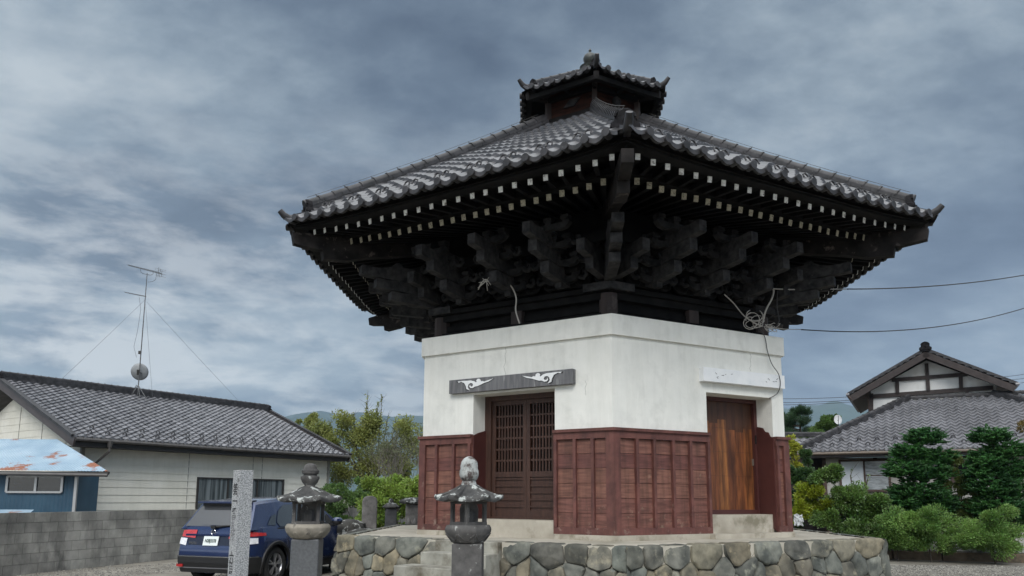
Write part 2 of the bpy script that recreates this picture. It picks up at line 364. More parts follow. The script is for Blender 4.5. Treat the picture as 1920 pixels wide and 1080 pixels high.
# boards over the doors
lbg = mat('sign_board_grey', (.10,.10,.105), (.17,.17,.175), 4, .75, .003, 40, stretch=(6,6,.6), stain=(.27,.27,.27), sth=.64, sscale=4, tex2=(4,4,.6))
lwh = mat('sign_board_white', (.72,.74,.75), (.80,.81,.81), 5, .7, .001, stain=(.64,.66,.67), sth=.6)
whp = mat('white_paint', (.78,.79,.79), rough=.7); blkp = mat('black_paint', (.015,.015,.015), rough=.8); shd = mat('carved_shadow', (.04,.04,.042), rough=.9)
bd = MB(); fbox(bd, -1, -1.045, 1.055, WA, WA+.09, 3.163, 3.368); sb = bd.build('lintel_board', lbg, hall)
bd = MB(); fbox(bd, 0, -.075, 1.545, WA, WA+.10, 3.275, 3.475); sb2 = bd.build('lintel_board', lwh, hall); sb2['label'] = 'white painted board with worn carving'
CLOUD = [(-.42,.062),(-.40,.042),(-.36,.055),(-.30,.028),(-.27,-.02),(-.255,-.075),(-.20,-.098),(-.235,-.05),(-.225,-.005),(-.19,.02),(-.15,.012),(-.135,-.018),(-.155,-.042),(-.185,-.035),(-.195,-.008),(-.205,-.038),(-.185,-.062),(-.145,-.066),(-.105,-.045),(-.06,-.042),(0,-.022),(.06,.0),(.14,.018),(.22,.058),(.14,.042),(.06,.022),(.03,.035),(0,.03),(-.005,.058),(-.03,.078),(-.06,.074),(-.082,.05),(-.07,.03),(-.09,.022),(-.12,.045),(-.18,.062),(-.24,.062),(-.32,.066)]
def cloud(k, uc, zc, s, n, m, par, flat, name='carving', mx=1):
    T, Nn, Z = fdir(k); mb = MB()
    poly = [(x*s*flat, y*mx) for x, y in CLOUD]
    if s*flat < 0: poly = poly[::-1]
    mb.prism(poly, F(k, uc, n, zc), T, UZ, Nn, .008); return mb.build(name, m, par)
for uc, s in ((-.46, 1), (.47, -1)):
    cloud(-1, uc, 3.275, s, WA+.088, shd, sb, 1.06, 'carving_shade', 1.0); cloud(-1, uc, 3.279, s, WA+.094, whp, sb, 1.0, mx=.92)  # dark, slightly larger copy behind each carving stands in for its shade
ch = MB(); T, Nn, Z = fdir(0)
for q in range(14):
    uc = (.30 if q < 7 else 1.22)+R_.uniform(-.17, .17); zc = 3.375+R_.uniform(-.04, .04); l = R_.uniform(.012, .03); an = R_.uniform(-.8, .8)
    ch.prism([(-l, -.003), (0, .004), (l, .002), (l*.4, -.006)], F(0, uc, WA+.099, zc), T*cos(an)+UZ*sin(an), UZ*cos(an)-T*sin(an), Nn, .003)
ch.build('worn_carving', lbg, sb2)
# timber storey between wall and roof
TR = 2.92; TA = TR*AP
core = MB()
for k in range(-3, 3): fpan(core, k, 0, 0, TA-.25, TA-.04, 3.9, 5.75, 1, 1)
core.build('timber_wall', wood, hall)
for k in range(-3, 3):
    b_ = MB()
    fpan(b_, k, 0, 0, TA-.05, TA+.09, 4.08, 4.17, 1, 1)
    fpan(b_, k, 0, 0, TA-.05, TA+.02, 4.20, 4.29, 1, 1)
    fpan(b_, k, 0, 0, TA-.05, TA+.08, 4.36, 4.46, 1, 1)
    b_.build('tie_beam', wood, hall)
    b_ = MB(); fpan(b_, k, 0, 0, TA-.06, TA+.15, 4.46, 4.53, 1, 1); b_.build('wall_plate', wood, hall)
    m_ = MB()
    fbox(m_, k, -.09, .09, TA+.0, TA+.10, 4.17, 4.36)
    m_.build('strut_post', woodp, hall)
for k in range(-3, 3):
    m_ = MB(); a_ = k*pi/3
    m_.lathe([(.13, 3.95-ZP), (.13, 4.44-ZP)], 10, C(k, TR-.02, ZP)+V((0,0,0)), 0, a_); m_.build('corner_post', woodp, hall)
    m_ = MB()
    for s in (-1, 1):
        kk = k if s > 0 else k-1; u0 = -(TA+.2)*T3 if s > 0 else (TA+.2)*T3
        ua, ub = (u0, u0+.42) if s > 0 else (u0-.42, u0)
        fpan(m_, kk, ua, ub, TA+.0, TA+.2, 4.47, 4.575, 1 if s > 0 else 0, 0 if s > 0 else 1)
    m_.build('plate_cap', woodn, hall)
# bracket sets: stacked bearing blocks, boat-shaped arms and curled nose beams
def nose_poly(L_, h=.17):     # x outwards from the wall, flat end at x = L_
    return [(-.1, -h*1.0), (L_-.45, -h*.72), (L_-.03, -h*.52), (L_, -h*.45), (L_, h*.45), (L_-.03, h*.52), (L_-.16, h*.42), (L_-.30, h*.44), (L_-.42, h*.62), (L_-.50, h*.9), (L_-.54, h*1.22), (L_-.59, h*1.32), (L_-.64, h*1.15), (L_-.66, h*.85), (-.1, h*.7)]
def arm_poly(w, h=.12):
    return [(-w, h*.5), (-w, h*.1), (-w*.9, -h*.2), (-w*.65, -h*.45), (-w*.3, -h*.5), (w*.3, -h*.5), (w*.65, -h*.45), (w*.9, -h*.2), (w, h*.1), (w, h*.5)]
def bset(P, T, Nn, ends, rootn, zs, wd=.13, arms=True, nh=.175):
    root = MB()
    for j in range(2):
        n_ = rootn+.03+.17*j; z = 4.60+.17*j
        if arms: root.prism(arm_poly(.34+.04*j, .12), P(0, n_-.05, z+.03), T, UZ, Nn, .1)
        for q in (-1, 0, 1):
            if not arms and q: continue
            c = P(q*(.28+.04*j), n_, z+.135)
            root.obox(c, T*.07, Nn*.07, UZ*.035); root.obox(c-UZ*.045, T*.05, Nn*.05, UZ*.03)
    if arms:
        for sg in (-1, 1): root.prism([(0,.05),(.08,.08),(.16,.04),(.2,-.03),(.17,-.10),(.1,-.13),(.13,-.05),(.1,.0),(.04,-.02)], P(sg*.12, rootn+.2, 4.78), T*sg, UZ, Nn, .06)
    ob = root.build('bracket_set', wood, hall)
    for (ne, zc) in zip(ends, zs):
        m_ = MB(); m_.prism([(x, y) for x, y in nose_poly(ne-rootn+.1, nh)], P(0, rootn-.1, zc)-T*wd/2, Nn, UZ, T, wd); m_.build('nose_beam', woodn, ob)
for k in range(-3, 3):
    T, Nn, Z = fdir(k)
    for uc in (-.86, .02, .86):
        bset(lambda u, n, z, k=k, uc=uc: F(k, uc+u, n, z), T, Nn, (3.30, 3.62), TA+.05, (4.73, 4.95))
        m_ = MB(); fbox(m_, k, uc-.05, uc+.05, TA+.28, TA+.38, 4.53, 4.68); m_.build('bracket_strut', woodn, hall)
    a_ = k*pi/3; Tc, Nc = V((cos(a_), sin(a_), 0)), V((sin(a_), -cos(a_), 0))
    bset(lambda u, n, z, Tc=Tc, Nc=Nc: Nc*n+Tc*u+UZ*(z-ZP), Tc, Nc, (3.80, 4.04, 4.28), TR+.05, (4.70, 4.875, 5.05), .15, False, .14)
    # side noses crossing at the corner
    for s in (-1, 1):
        kk = k if s > 0 else k-1; T, Nn, Z = fdir(kk); uc = -s*(TA*T3-.02)
        bset(lambda u, n, z, kk=kk, uc=uc: F(kk, uc+u, n, z), T, Nn, (3.1, 3.36), TA+.05, (4.75, 4.93), .12, False)
for k in range(-3, 3):
    T, Nn, Z = fdir(k)
    for uc in (-1.28, -.42, .46, 1.28):
        m_ = MB()
        for sg in (-1, 1):
            c = F(k, uc, TA+.12, 4.56)
            m_.tube([c+T*sg*x+UZ*z for x, z in ((.0, .34), (.06, .36), (.12, .32), (.14, .24), (.10, .18), (.05, .14), (.06, .07), (.13, .03), (.22, .04), (.27, .10), (.25, .17), (.20, .18))], [.03,.035,.035,.03,.03,.03,.035,.04,.035,.03,.022,.015], 6)
        m_.build('carved_strut', wood, hall, smooth=True)
        m_ = MB()
        for sg in (-1, 1): m_.prism([(0,0),(.10,.02),(.2,.09),(.26,.2),(.22,.22),(.16,.13),(.08,.08),(0,.07)], F(k, uc, TA+.36, 4.86), T*sg, UZ, Nn, .07)
        m_.build('carved_strut', wood, hall)
# tiers of long bracket arms along each face, with bearing blocks, filling the space up to the rafters
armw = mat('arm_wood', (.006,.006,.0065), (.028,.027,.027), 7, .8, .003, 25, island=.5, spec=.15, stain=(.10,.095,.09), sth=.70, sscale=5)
for k in range(-3, 3):
    T, Nn, Z = fdir(k)
    for j, (n_, z_) in enumerate(((TA+.22, 4.66), (TA+.40, 4.84), (TA+.62, 5.03), (TA+.86, 5.20))):
        for uc in (-.86, .02, .86):
            m_ = MB(); w_ = .26+.05*(j % 2); P_ = F(k, uc*(1+.06*j), n_, z_)
            m_.prism([(-w_, .07), (-w_-.02, .03), (-w_*.86, -.03), (-w_*.55, -.055), (-w_*.25, -.035), (w_*.25, -.035), (w_*.55, -.055), (w_*.86, -.03), (w_+.02, .03), (w_, .07), (w_*.8, .04), (-w_*.8, .04)][::1], P_, T, UZ, Nn, .09)
            for q in (-1, 0, 1):
                c = P_+T*q*w_*.82+UZ*.105+Nn*.045; m_.obox(c, T*.06, Nn*.06, UZ*.028); m_.obox(c-UZ*.04, T*.042, Nn*.042, UZ*.022)
            if j < 3:
                for sg in (-1, 1):     # curled tips
                    m_.tube([P_+Nn*.045+T*sg*(w_+x)+UZ*z for x, z in ((-.02, .05), (.04, .0), (.09, -.01), (.13, .03), (.12, .08), (.08, .09), (.07, .06))], [.035, .036, .034, .03, .026, .02, .012], 6)
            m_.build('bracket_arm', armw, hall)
    for uc in (-.86, .02, .86):
        m_ = MB(); m_.prism([(x, y) for x, y in nose_poly(1.30, .16)], F(k, uc*1.04, TA+.02, 5.12)-T*.06, Nn, UZ, T, .12); m_.build('nose_beam', woodn, hall)
# purlin rings
for z, n in ((5.12, 2.95),):
    for k in range(-3, 3):
        b_ = MB(); fpan(b_, k, 0, 0, n-.06, n+.06, z-.06, z+.07, 1, 1); b_.build('purlin', wood, hall)
# roof numbers
EN = 4.72
def zsurf(u, n):
    w = max(n*T3, .01); return 5.55+(EN-n)*.672+.07*min(1, abs(u)/w)**5*(max(0, n/EN))**4+.05*min(1, (EN-n)/.8)
def up(u, n): return .07*min(1, abs(u)/(n*T3))**5
# soffit boards, lower and upper (flying) rafters
for k in range(-3, 3):
    s = MB()
    def f1(i, j, k=k):
        n = 2.5+(3.97-2.5)*j/4; w = n*T3; u = -w+2*w*i/12; return F(k, u, n, 5.475+(3.97-n)*.24+up(u, 4.0))
    def f2(i, j, k=k):
        n = 3.82+(4.62-3.82)*j/2; w = n*T3; u = -w+2*w*i/12; return F(k, u, n, 5.50+(4.6-n)*.16+up(u, 4.5))
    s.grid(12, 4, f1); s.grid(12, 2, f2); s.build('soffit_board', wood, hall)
    s = MB()
    def ring(na, nb, za, zb):
        m = 16
        for i in range(m):
            vs = []
            for n, z in ((na, za), (nb, za), (nb, zb), (na, zb)):
                for q in (i, i+1): u = n*T3*(-1+2*q/m); vs.append(F(k, u, n, z+up(u, 4.6)))
            s.add(vs, [(0,1,3,2),(2,3,5,4),(4,5,7,6),(6,7,1,0)])
    for rg_a in ((3.90, 4.02, 5.455, 5.545), (4.42, 4.58, 5.475, 5.549), (4.50, 4.66, 5.551, 5.60)): s = MB(); ring(*rg_a); s.build('eave_board', wood, hall)
NRF = 23
stuffm = MB(); stuffc = MB()
for k in range(-3, 3):
    front = k in (-1, 0)
    for i in range(NRF):
        t = -1+2*i/(NRF-1)
        for tier in (0, 1):
            ne, ni, ue = ((3.99, 2.62, 2.07*t), (4.43, 3.85, 2.39*t))[tier]
            ze = (5.375, 5.43)[tier]+up(ue, ne); zi = ze+(ne-ni)*((.24, .16)[tier]); ui = ue*(ni/ne)**1.0*1.0
            ui = ue*(1-(1-ni/ne)*.75)
            ui = max(-ni*T3*.97, min(ni*T3*.97, ui))
            ue += R_.uniform(-.006, .006); ze += R_.uniform(-.005, .005); p, q = F(k, ui, ni, zi), F(k, ue, ne+R_.uniform(-.008, .008), ze); w, h = ((.062, .078), (.056, .07))[tier]
            dr = (q-p).normalized(); x = dr.cross(UZ).normalized(); u_ = x.cross(dr)
            mbr = MB() if front else stuffm; mbr.beam(p, q, w, h)
            mc = MB() if front else stuffc; mc.obox(q+dr*.004, x*(w/2+.001), dr*.005, u_*(h/2+.001), (0 if tier else 1))
            if front:
                rf = mbr.build('rafter', woodr, hall); mc.build('rafter_end', [capw, capy], rf)
so = stuffm.build('rafter', woodr, hall); so['kind'] = 'stuff'
so2 = stuffc.build('rafter_end', [capw, capy], so)
# hip rafters
hipw = mat('hip_rafter_wood', (.008,.007,.007), (.026,.023,.022), 5, .8, .004, 30, spec=.2, stain=(.13,.11,.10), sth=.64, sscale=6)
for k in range(-3, 3):
    m_ = MB(); Tc = V((cos(k*pi/3), sin(k*pi/3), 0)); Nc = V((sin(k*pi/3), -cos(k*pi/3), 0))
    m_.prism([(2.7, 5.62-ZP), (2.7, 5.80-ZP), (4.5, 5.53-ZP), (5.30, 5.455-ZP), (5.33, 5.44-ZP), (5.30, 5.29-ZP), (4.95, 5.25-ZP)], -Tc*.07, Nc, UZ, Tc, .14)
    clean(m_.build('hip_rafter', hipw, hall))
    m_ = MB(); m_.prism([(3.0, 5.50-ZP), (3.0, 5.63-ZP), (4.9, 5.33-ZP), (4.86, 5.12-ZP), (4.5, 5.15-ZP), (4.2, 5.24-ZP)], -Tc*.075, Nc, UZ, Tc, .15)
    clean(m_.build('hip_rafter', hipw, hall))
# ---- tiles
def wave(t):      # S-tile cross-section, t in tiles
    t = t % 1.0
    return .025*cos(2*pi*t)*(1.2 if cos(2*pi*t) > 0 else .75)
def tiles(mb, P, u0, u1, v1, pw, ph, lim, ru=7, edge=True):
    """P(u, v, h): point at u along the eave, v up the slope, h above it; lim(v) -> (umin, umax); separate islands per tile"""
    nu = int(round((u1-u0)/pw)); nv = int(math.ceil(v1/ph))
    for j in range(nv):
        va, vb = j*ph, min((j+1)*ph, v1); la = lim(va)
        for i in range(nu):
            a = u0+i*pw-pw*.5; b = a+pw; lb = lim(vb)
            if b < la[0] or a > la[1]: continue
            b0 = len(mb.v); jr = R_.uniform(-.003, .003)
            rows = ((va-.012, -.004), (va-.012, .038), ((va+vb)/2, .020), (vb, .002))
            for v, h in rows:
                l0, l1 = lim(v)
                for q in range(ru+1):
                    u = a+pw*q/ru; uc = min(max(u, l0), l1); mb.v.append(tuple(P(uc, v, h+jr+wave((u-u0)/pw))))
            for r in range(len(rows)-1):
                for q in range(ru): mb.f.append([b0+r*(ru+1)+q, b0+r*(ru+1)+q+1, b0+(r+1)*(ru+1)+q+1, b0+(r+1)*(ru+1)+q]); mb.m.append(0)
def eave_trim(mb, P, dirT, dirO, u0, nt_, pw, dz=.0):
    """discs at the crests and curved pendants between, at the eave line"""
    for i in range(nt_+1):
        c = P(u0+i*pw, 0, .03+dz); mb.prism([(.05*cos(a*pi/6), .05*sin(a*pi/6)) for a in range(12)], c-dirO*.06-UZ*.008, dirT, UZ, dirO, .112)
    ru = 6
    for i in range(nt_):
        vs = []
        for q in range(ru+1):
            u = u0+(i+q/ru)*pw; h = wave(q/ru)
            vs += [P(u, 0, h+.020)+dirO*.015, P(u, 0, h-.024)+dirO*.02, P(u, 0, h-.024)-dirO*.02]
        mb.add(vs, [(3*q, 3*q+1, 3*q+4, 3*q+3) for q in range(ru)]+[(3*q+1, 3*q+2, 3*q+5, 3*q+4) for q in range(ru)])
PWt = 2*EN*T3/21; 
guards = MB()
for k in range(-3, 3):
    T, Nn, Z = fdir(k); mb = MB(); slope = V((0, 0, 0))
    vmax = EN-.78
    def P(u, v, h, k=k): n = EN-v; return F(k, u, n, zsurf(u, n)+h*1.15)
    tiles(mb, P, -EN*T3, EN*T3, vmax, PWt, .222, lambda v: (-(EN-v)*T3, (EN-v)*T3), 7 if k in (-1, 0) else 4)
    sl = mb.build('tile_slope', tile, hall, smooth=radians(40))
    et = MB(); eave_trim(et, P, T, Nn, -EN*T3+PWt, 19, PWt); et.build('eave_tiles', tiled, sl, smooth=radians(40))
    us = MB(); us.grid(8, 3, lambda i, j, k=k: F(k, (EN-.05-j*1.3)*T3*(-1+i/4), EN-.05-j*1.3, zsurf((EN-.05-j*1.3)*T3*(-1+i/4), EN-.05-j*1.3)-.05)); us.build('roof_deck', wood, sl)
    gd = MB()
    for i in range(2, 20, 2):
        if k in (-1, 0): gd = MB()
        for du in (-.0, .14):
            c = P(-EN*T3+i*PWt+du, .30, .04); gd.tube([c-T*.045+Nn*.02, c-T*.04+UZ*.045, c+UZ*.065, c+T*.04+UZ*.045, c+T*.045+Nn*.02], .012, 5)
        if k in (-1, 0): gd.build('snow_guard', tiled, sl)
    if k not in (-1, 0): gd.build('snow_guard', tiled, sl)['kind'] = 'stuff'
# hip ridges
def ridge(P0, P1, side, hgt, wdt, parent, name='hip_ridge', cells=14, layers=3, capr=.075, studs=True, sag=0, wire=True):
    """stacked flat ridge tiles with a round cover; P0 lower end, P1 upper end"""
    P0, P1 = V(P0), V(P1); d = P1-P0; Ln = d.length; dn = d/Ln; upv = side.cross(dn); upv = upv if upv.z > 0 else -upv
    m_ = MB(); lh = (hgt-.06)/layers; n = max(3, int(Ln/.30))
    for l in range(layers):
        wl = wdt*(1-.10*l)
        for i in range(n):
            a = (i+(.5 if l % 2 else 0))/n; b = min(1, a+1/n); a_ = max(0, a if not (l % 2 and i == 0) else 0)
            if a >= 1: continue
            A = P0+d*a_+dn*.003; B = P0+d*b-dn*.003
            sg = lambda t: upv*(-4*sag*t*(1-t))
            A = A+sg(a_); B = B+sg(b)
            m_.beam(A+upv*(lh*(l+.5)), B+upv*(lh*(l+.5)), wl, lh*.86, 0, upv)
        m_.beam(P0+upv*lh*(l+.5)+dn*.01, P1+upv*lh*(l+.5), wl*.86, lh, 0, upv) if sag == 0 else None
    ob = m_.build(name, tiled, parent)
    c = MB(); nc = max(6, int(Ln/.24))
    for i in range(nc):
        ta, tb = i/nc, (i+1)/nc; A = P0+d*ta+upv*(hgt-.065-4*sag*ta*(1-ta)); B = P0+d*tb+upv*(hgt-.065-4*sag*tb*(1-tb))
        c.tube([A, A+(B-A)*.93, B+upv*.0], [capr*1.04, capr, capr*.96], 10)
        if studs: c.tube([A, A+(B-A)*.12], capr*1.18, 10)
    c.build('ridge_cover', tiled, ob, smooth=radians(50))
    if wire:
        wv = MB(); wv.tube([P0+d*t+upv*(hgt+capr*.3+.02-4*sag*t*(1-t)) for t in (.02, .25, .5, .75, .98)], .0035, 5)
        for i in range(1, nc, 2):
            q = P0+d*i/nc+upv*(hgt-4*sag*(i/nc)*(1-i/nc)); wv.tube([q, q+upv*.05], .007, 5)
        wv.build('ridge_wire', mat('wire_metal', (.06,.055,.05), rough=.6), ob)
    return ob
def ornament(parent, P0, X, O, s=1, m=None):
    """demon-tile style end ornament: scrolled shield, faces O"""
    m_ = MB(); out = [(-.20,-.02),(-.24,.05),(-.23,.12),(-.17,.15),(-.165,.22),(-.13,.30),(-.06,.355),(.0,.37),(.06,.355),(.13,.30),(.165,.22),(.17,.15),(.23,.12),(.24,.05),(.20,-.02),(.13,-.05),(.0,-.03),(-.13,-.05)]
    m_.prism([(a*s, b*s) for a, b in out][::-1], P0-O*.05*s, X, UZ, O, .10*s)
    m_.prism([(a*s*.72, (b*.72+.05)*s) for a, b in out][::-1], P0+O*.05*s, X, UZ, O, .03*s)
    for q in (-1, 1): m_.tube([P0+X*q*.17*s+UZ*.07*s-O*.07*s, P0+X*q*.17*s+UZ*.07*s+O*.09*s], .062*s, 10)
    m_.tube([P0+UZ*s*(.30+.02*math.sin(a))+X*s*.16*cos(a)+UZ*s*(.10*math.sin(a)-.08)+O*.06*s for a in [pi*i/8 for i in range(9)]], .022*s, 6)
    m_.tube([P0+UZ*s*(.14)+O*.09*s+X*s*.05*cos(a)*(1-a/12)+UZ*s*.05*sin(a)*(1-a/12) for a in [i*.6 for i in range(14)]], .014*s, 5)
    return m_.build('end_ornament', mat('ornament_tile', (.007,.007,.008), (.022,.021,.023), 14, .8, .006, 30, spec=.1), parent)
for k in range(-3, 3):
    Nc = V((sin(k*pi/3), -cos(k*pi/3), 0)); Tc = V((cos(k*pi/3), sin(k*pi/3), 0))
    P0 = Nc*5.08+UZ*(5.77-ZP); P1 = Nc*.92+UZ*(8.22-ZP)
    hr = ridge(P0, P1, Tc, .23, .20, hall, sag=.045)
    ornament(hr, P0+Nc*.03-UZ*.02, Tc, Nc, .72)
    m_ = MB(); m_.add([Nc*5.12+Tc*.09+UZ*(5.60-ZP), Nc*5.12-Tc*.09+UZ*(5.60-ZP), Nc*5.12-Tc*.09+UZ*(5.80-ZP), Nc*5.12+Tc*.09+UZ*(5.80-ZP), Nc*3.2+Tc*.09+UZ*(6.62-ZP), Nc*3.2-Tc*.09+UZ*(6.62-ZP), Nc*3.2-Tc*.09+UZ*(6.92-ZP), Nc*3.2+Tc*.09+UZ*(6.92-ZP)], [(0,1,2,3),(7,6,5,4),(0,3,7,4),(1,5,6,2),(3,2,6,7),(0,4,5,1)])
    m_.build('ridge_mortar', mortar, hr)
    m_ = MB()     # upturned corner tile
    pr = [(4.98, 5.63), (5.2, 5.62), (5.36, 5.64), (5.46, 5.69), (5.52, 5.75)]
    m_.tube([Nc*r+UZ*(z-ZP+.02) for r, z in pr], [.055, .06, .056, .05, .042], 12); m_.build('corner_tile', tiled, hr, smooth=radians(50))
    m_ = MB(); m_.obox(Nc*5.1+UZ*(5.66-ZP), Tc*.12, Nc*.05, UZ*.05); m_.build('mortar_block', mortar, hr)
# cupola
CN = .80; CR2 = CN/AP; lant = MB()
cupw = mat('cupola_wood', (.010,.004,.003), (.040,.014,.008), 5, .8, .003, 30, stretch=(1,1,4), spec=.15)
wl = MB()
for k in range(-3, 3): fpan(wl, k, 0, 0, CN-.1, CN-.02, 7.9, 8.84, 1, 1)
cw = wl.build('cupola_wall', cupw, hall)
for k in range(-3, 3):
    m_ = MB(); m_.beam(C(k, CR2, 8.05), C(k, CR2, 8.80), .085, .085, 0, V((sin(k*pi/3), -cos(k*pi/3), 0))); m_.build('cupola_post', woodp, cw)
m_ = MB()
for k in range(-3, 3): fpan(m_, k, 0, 0, CN-.03, CN+.05, 8.66, 8.74, 1, 1); fpan(m_, k, 0, 0, CN-.03, CN+.03, 8.10, 8.34, 1, 1)
m_.build('cupola_beam', wood, cw)
m_ = MB(); T, Nn, Z = fdir(0); cc = F(0, .0, CN-.01, 8.56)     # carved roundel and plaque
m_.tube([cc, cc+Nn*.05], .085, 16); m_.tube([cc+Nn*.05+T*.05*cos(a)+UZ*.05*sin(a) for a in [i*.7 for i in range(10)]], .012, 5); m_.build('carved_roundel', woodn, cw)
m_ = MB(); T, Nn, Z = fdir(-1); m_.prism([(-.17,-.06),(.04,-.07),(.17,.06),(-.04,.07)], F(-1, .02, CN-.02, 8.55), T, UZ, Nn, .03); m_.build('carved_plaque', woodn, cw)
CE = 1.46*AP
def zc_(u, n): w = max(n*T3, .01); return 8.74+(CE-n)*.62+.10*min(1, abs(u)/w)**4*max(0, n/CE)**3
for k in range(-3, 3):
    T, Nn, Z = fdir(k); mb = MB(); pw = 2*CE*T3/7
    def P(u, v, h, k=k): n = CE-v; return F(k, u, n, zc_(u, n)+h)
    tiles(mb, P, -CE*T3, CE*T3, CE-.05, pw, .2, lambda v: (-(CE-v)*T3, (CE-v)*T3), 6)
    sl = mb.build('cupola_tile_slope', tile, hall, smooth=radians(40))
    et = MB(); eave_trim(et, P, T, Nn, -CE*T3+pw, 5, pw); et.build('eave_tiles', tiled, sl, smooth=radians(40))
    m_ = MB(); m_.grid(8, 2, lambda i, j, k=k: F(k, (.75+j*.24)*T3*(-1+i/4), .75+j*.24, 8.72+(CE-.75-j*.24)*.25+.06*abs(-1+i/4)**4)); fpan(m_, k, 0, 0, 1.10, 1.18, 8.60+.02, 8.70, 1, 1)
    fbox(m_, k, -.03, .03, .8, 1.16, 8.68, 8.735)
    m_.build('cupola_soffit', wood, sl)
    Nc = V((sin(k*pi/3), -cos(k*pi/3), 0)); Tc = V((cos(k*pi/3), sin(k*pi/3), 0))
    m_ = MB(); m_.beam(C(k, .9, 8.76), C(k, 1.36, 8.70), .09, .12); m_.build('cupola_hip_rafter', hipw, sl)
    hr = ridge(Nc*1.22+UZ*(8.93-ZP), Nc*.1+UZ*(9.50-ZP), Tc, .12, .14, hall, 'cupola_ridge', layers=2, capr=.045, wire=False)
    ornament(hr, Nc*1.24+UZ*(8.90-ZP), Tc, Nc, .42)
    m_ = MB(); m_.tube([Nc*r+UZ*(z-ZP+.01) for r, z in ((1.2, 8.85), (1.36, 8.84), (1.46, 8.88), (1.53, 8.96))], [.05, .055, .048, .035], 10); m_.build('corner_tile', tiled, hr, smooth=radians(50))
bronze = mat('bronze_patina', (.02,.022,.02), (.045,.052,.047), 12, .5, .002)
m_ = MB(); m_.lathe([(.30, 9.30), (.30, 9.42), (.22, 9.46), (.17, 9.52), (.20, 9.57), (.12, 9.60), (.07, 9.63), (.095, 9.66), (.125, 9.71), (.13, 9.755), (.11, 9.81), (.06, 9.85), (.022, 9.87), (.022, 9.90), (.03, 9.915), (.01, 9.955)], 20, (0, 0, .07-ZP)); m_.build('finial', bronze, hall, smooth=radians(50))

# ------------------------------------------------------------------ stone platform
PR = 4.55; PA = PR*AP
stone = mat('field_stone', (.055,.057,.052), (.17,.165,.145), 5, .85, .016, 16, island=.6, stain=(.25,.235,.19), sth=.63, sscale=5, detail=9)
for nm in ('field_stone',):   # warm and cool stones: island hue
    m = MT[nm]; nt = m.node_tree
    p = [n for n in nt.nodes if n.type == 'BSDF_PRINCIPLED'][0]; src = p.inputs['Base Color'].links[0].from_socket
    g_ = N('ShaderNodeNewGeometry'); tint = ramp(M('FRACT', M('MULTIPLY', g_.outputs['Random Per Island'], 7.31)), [(.0, (.88, .96, .94)), (.5, (1, 1, .95)), (.78, (1.25, 1.1, .84)), (1, (.78, .83, .82))])
    L(mixc(1, src, tint, 'MULTIPLY'), p.inputs['Base Color'])
plat = thing('stone_platform', 'hexagonal platform of fitted field stones with a pale concrete top under the hall', 'stone platform', (CX, CY, 0), TH)
def F0(k, u, n, z): a = (k+.5)*pi/3; return V((sin(a)*n+cos(a)*u, -cos(a)*n+sin(a)*u, z))
m_ = MB()
pts = [V((sin(k*pi/3)*(PR-.10), -cos(k*pi/3)*(PR-.10), 0)) for k in range(-3, 3)]
m_.prism([(p.x, p.y) for p in pts], (0, 0, .0), (1,0,0), (0,1,0), UZ, ZP-.012)
clean(m_.build('concrete_top', concp, plat))
def clip(poly, a, b, c):     # keep a*x+b*y<=c
    out = []
    for i in range(len(poly)):
        p, q = poly[i], poly[(i+1) % len(poly)]; dp_, dq = a*p[0]+b*p[1]-c, a*q[0]+b*q[1]-c
        if dp_ <= 0: out.append(p)
        if dp_*dq < 0: t = dp_/(dp_-dq); out.append((p[0]+(q[0]-p[0])*t, p[1]+(q[1]-p[1])*t))
    return out
def chaikin(p):
    o = []
    for i in range(len(p)):
        a, b = p[i], p[(i+1) % len(p)]; o += [(a[0]*.78+b[0]*.22, a[1]*.78+b[1]*.22), (a[0]*.22+b[0]*.78, a[1]*.22+b[1]*.78)]
    return o
def rough_poly(p, sd_):
    p = [(a[0]*.86+b[0]*.14, a[1]*.86+b[1]*.14) if q == 0 else (a[0]*.14+b[0]*.86, a[1]*.14+b[1]*.86) for i in range(len(p)) for a, b in ((p[i], p[(i+1) % len(p)]),) for q in (0, 1)]
    o = []
    for i in range(len(p)):
        a, b = p[i], p[(i+1) % len(p)]; n_ = max(1, int(hypot(a[0]-b[0], a[1]-b[1])/.045))
        for q in range(n_): t = q/n_; x, y = a[0]+(b[0]-a[0])*t, a[1]+(b[1]-a[1])*t; o.append((x+.008*noise.noise(V((x*16, y*16, sd_))), y+.008*noise.noise(V((x*16, y*16, sd_+5)))))
    return o
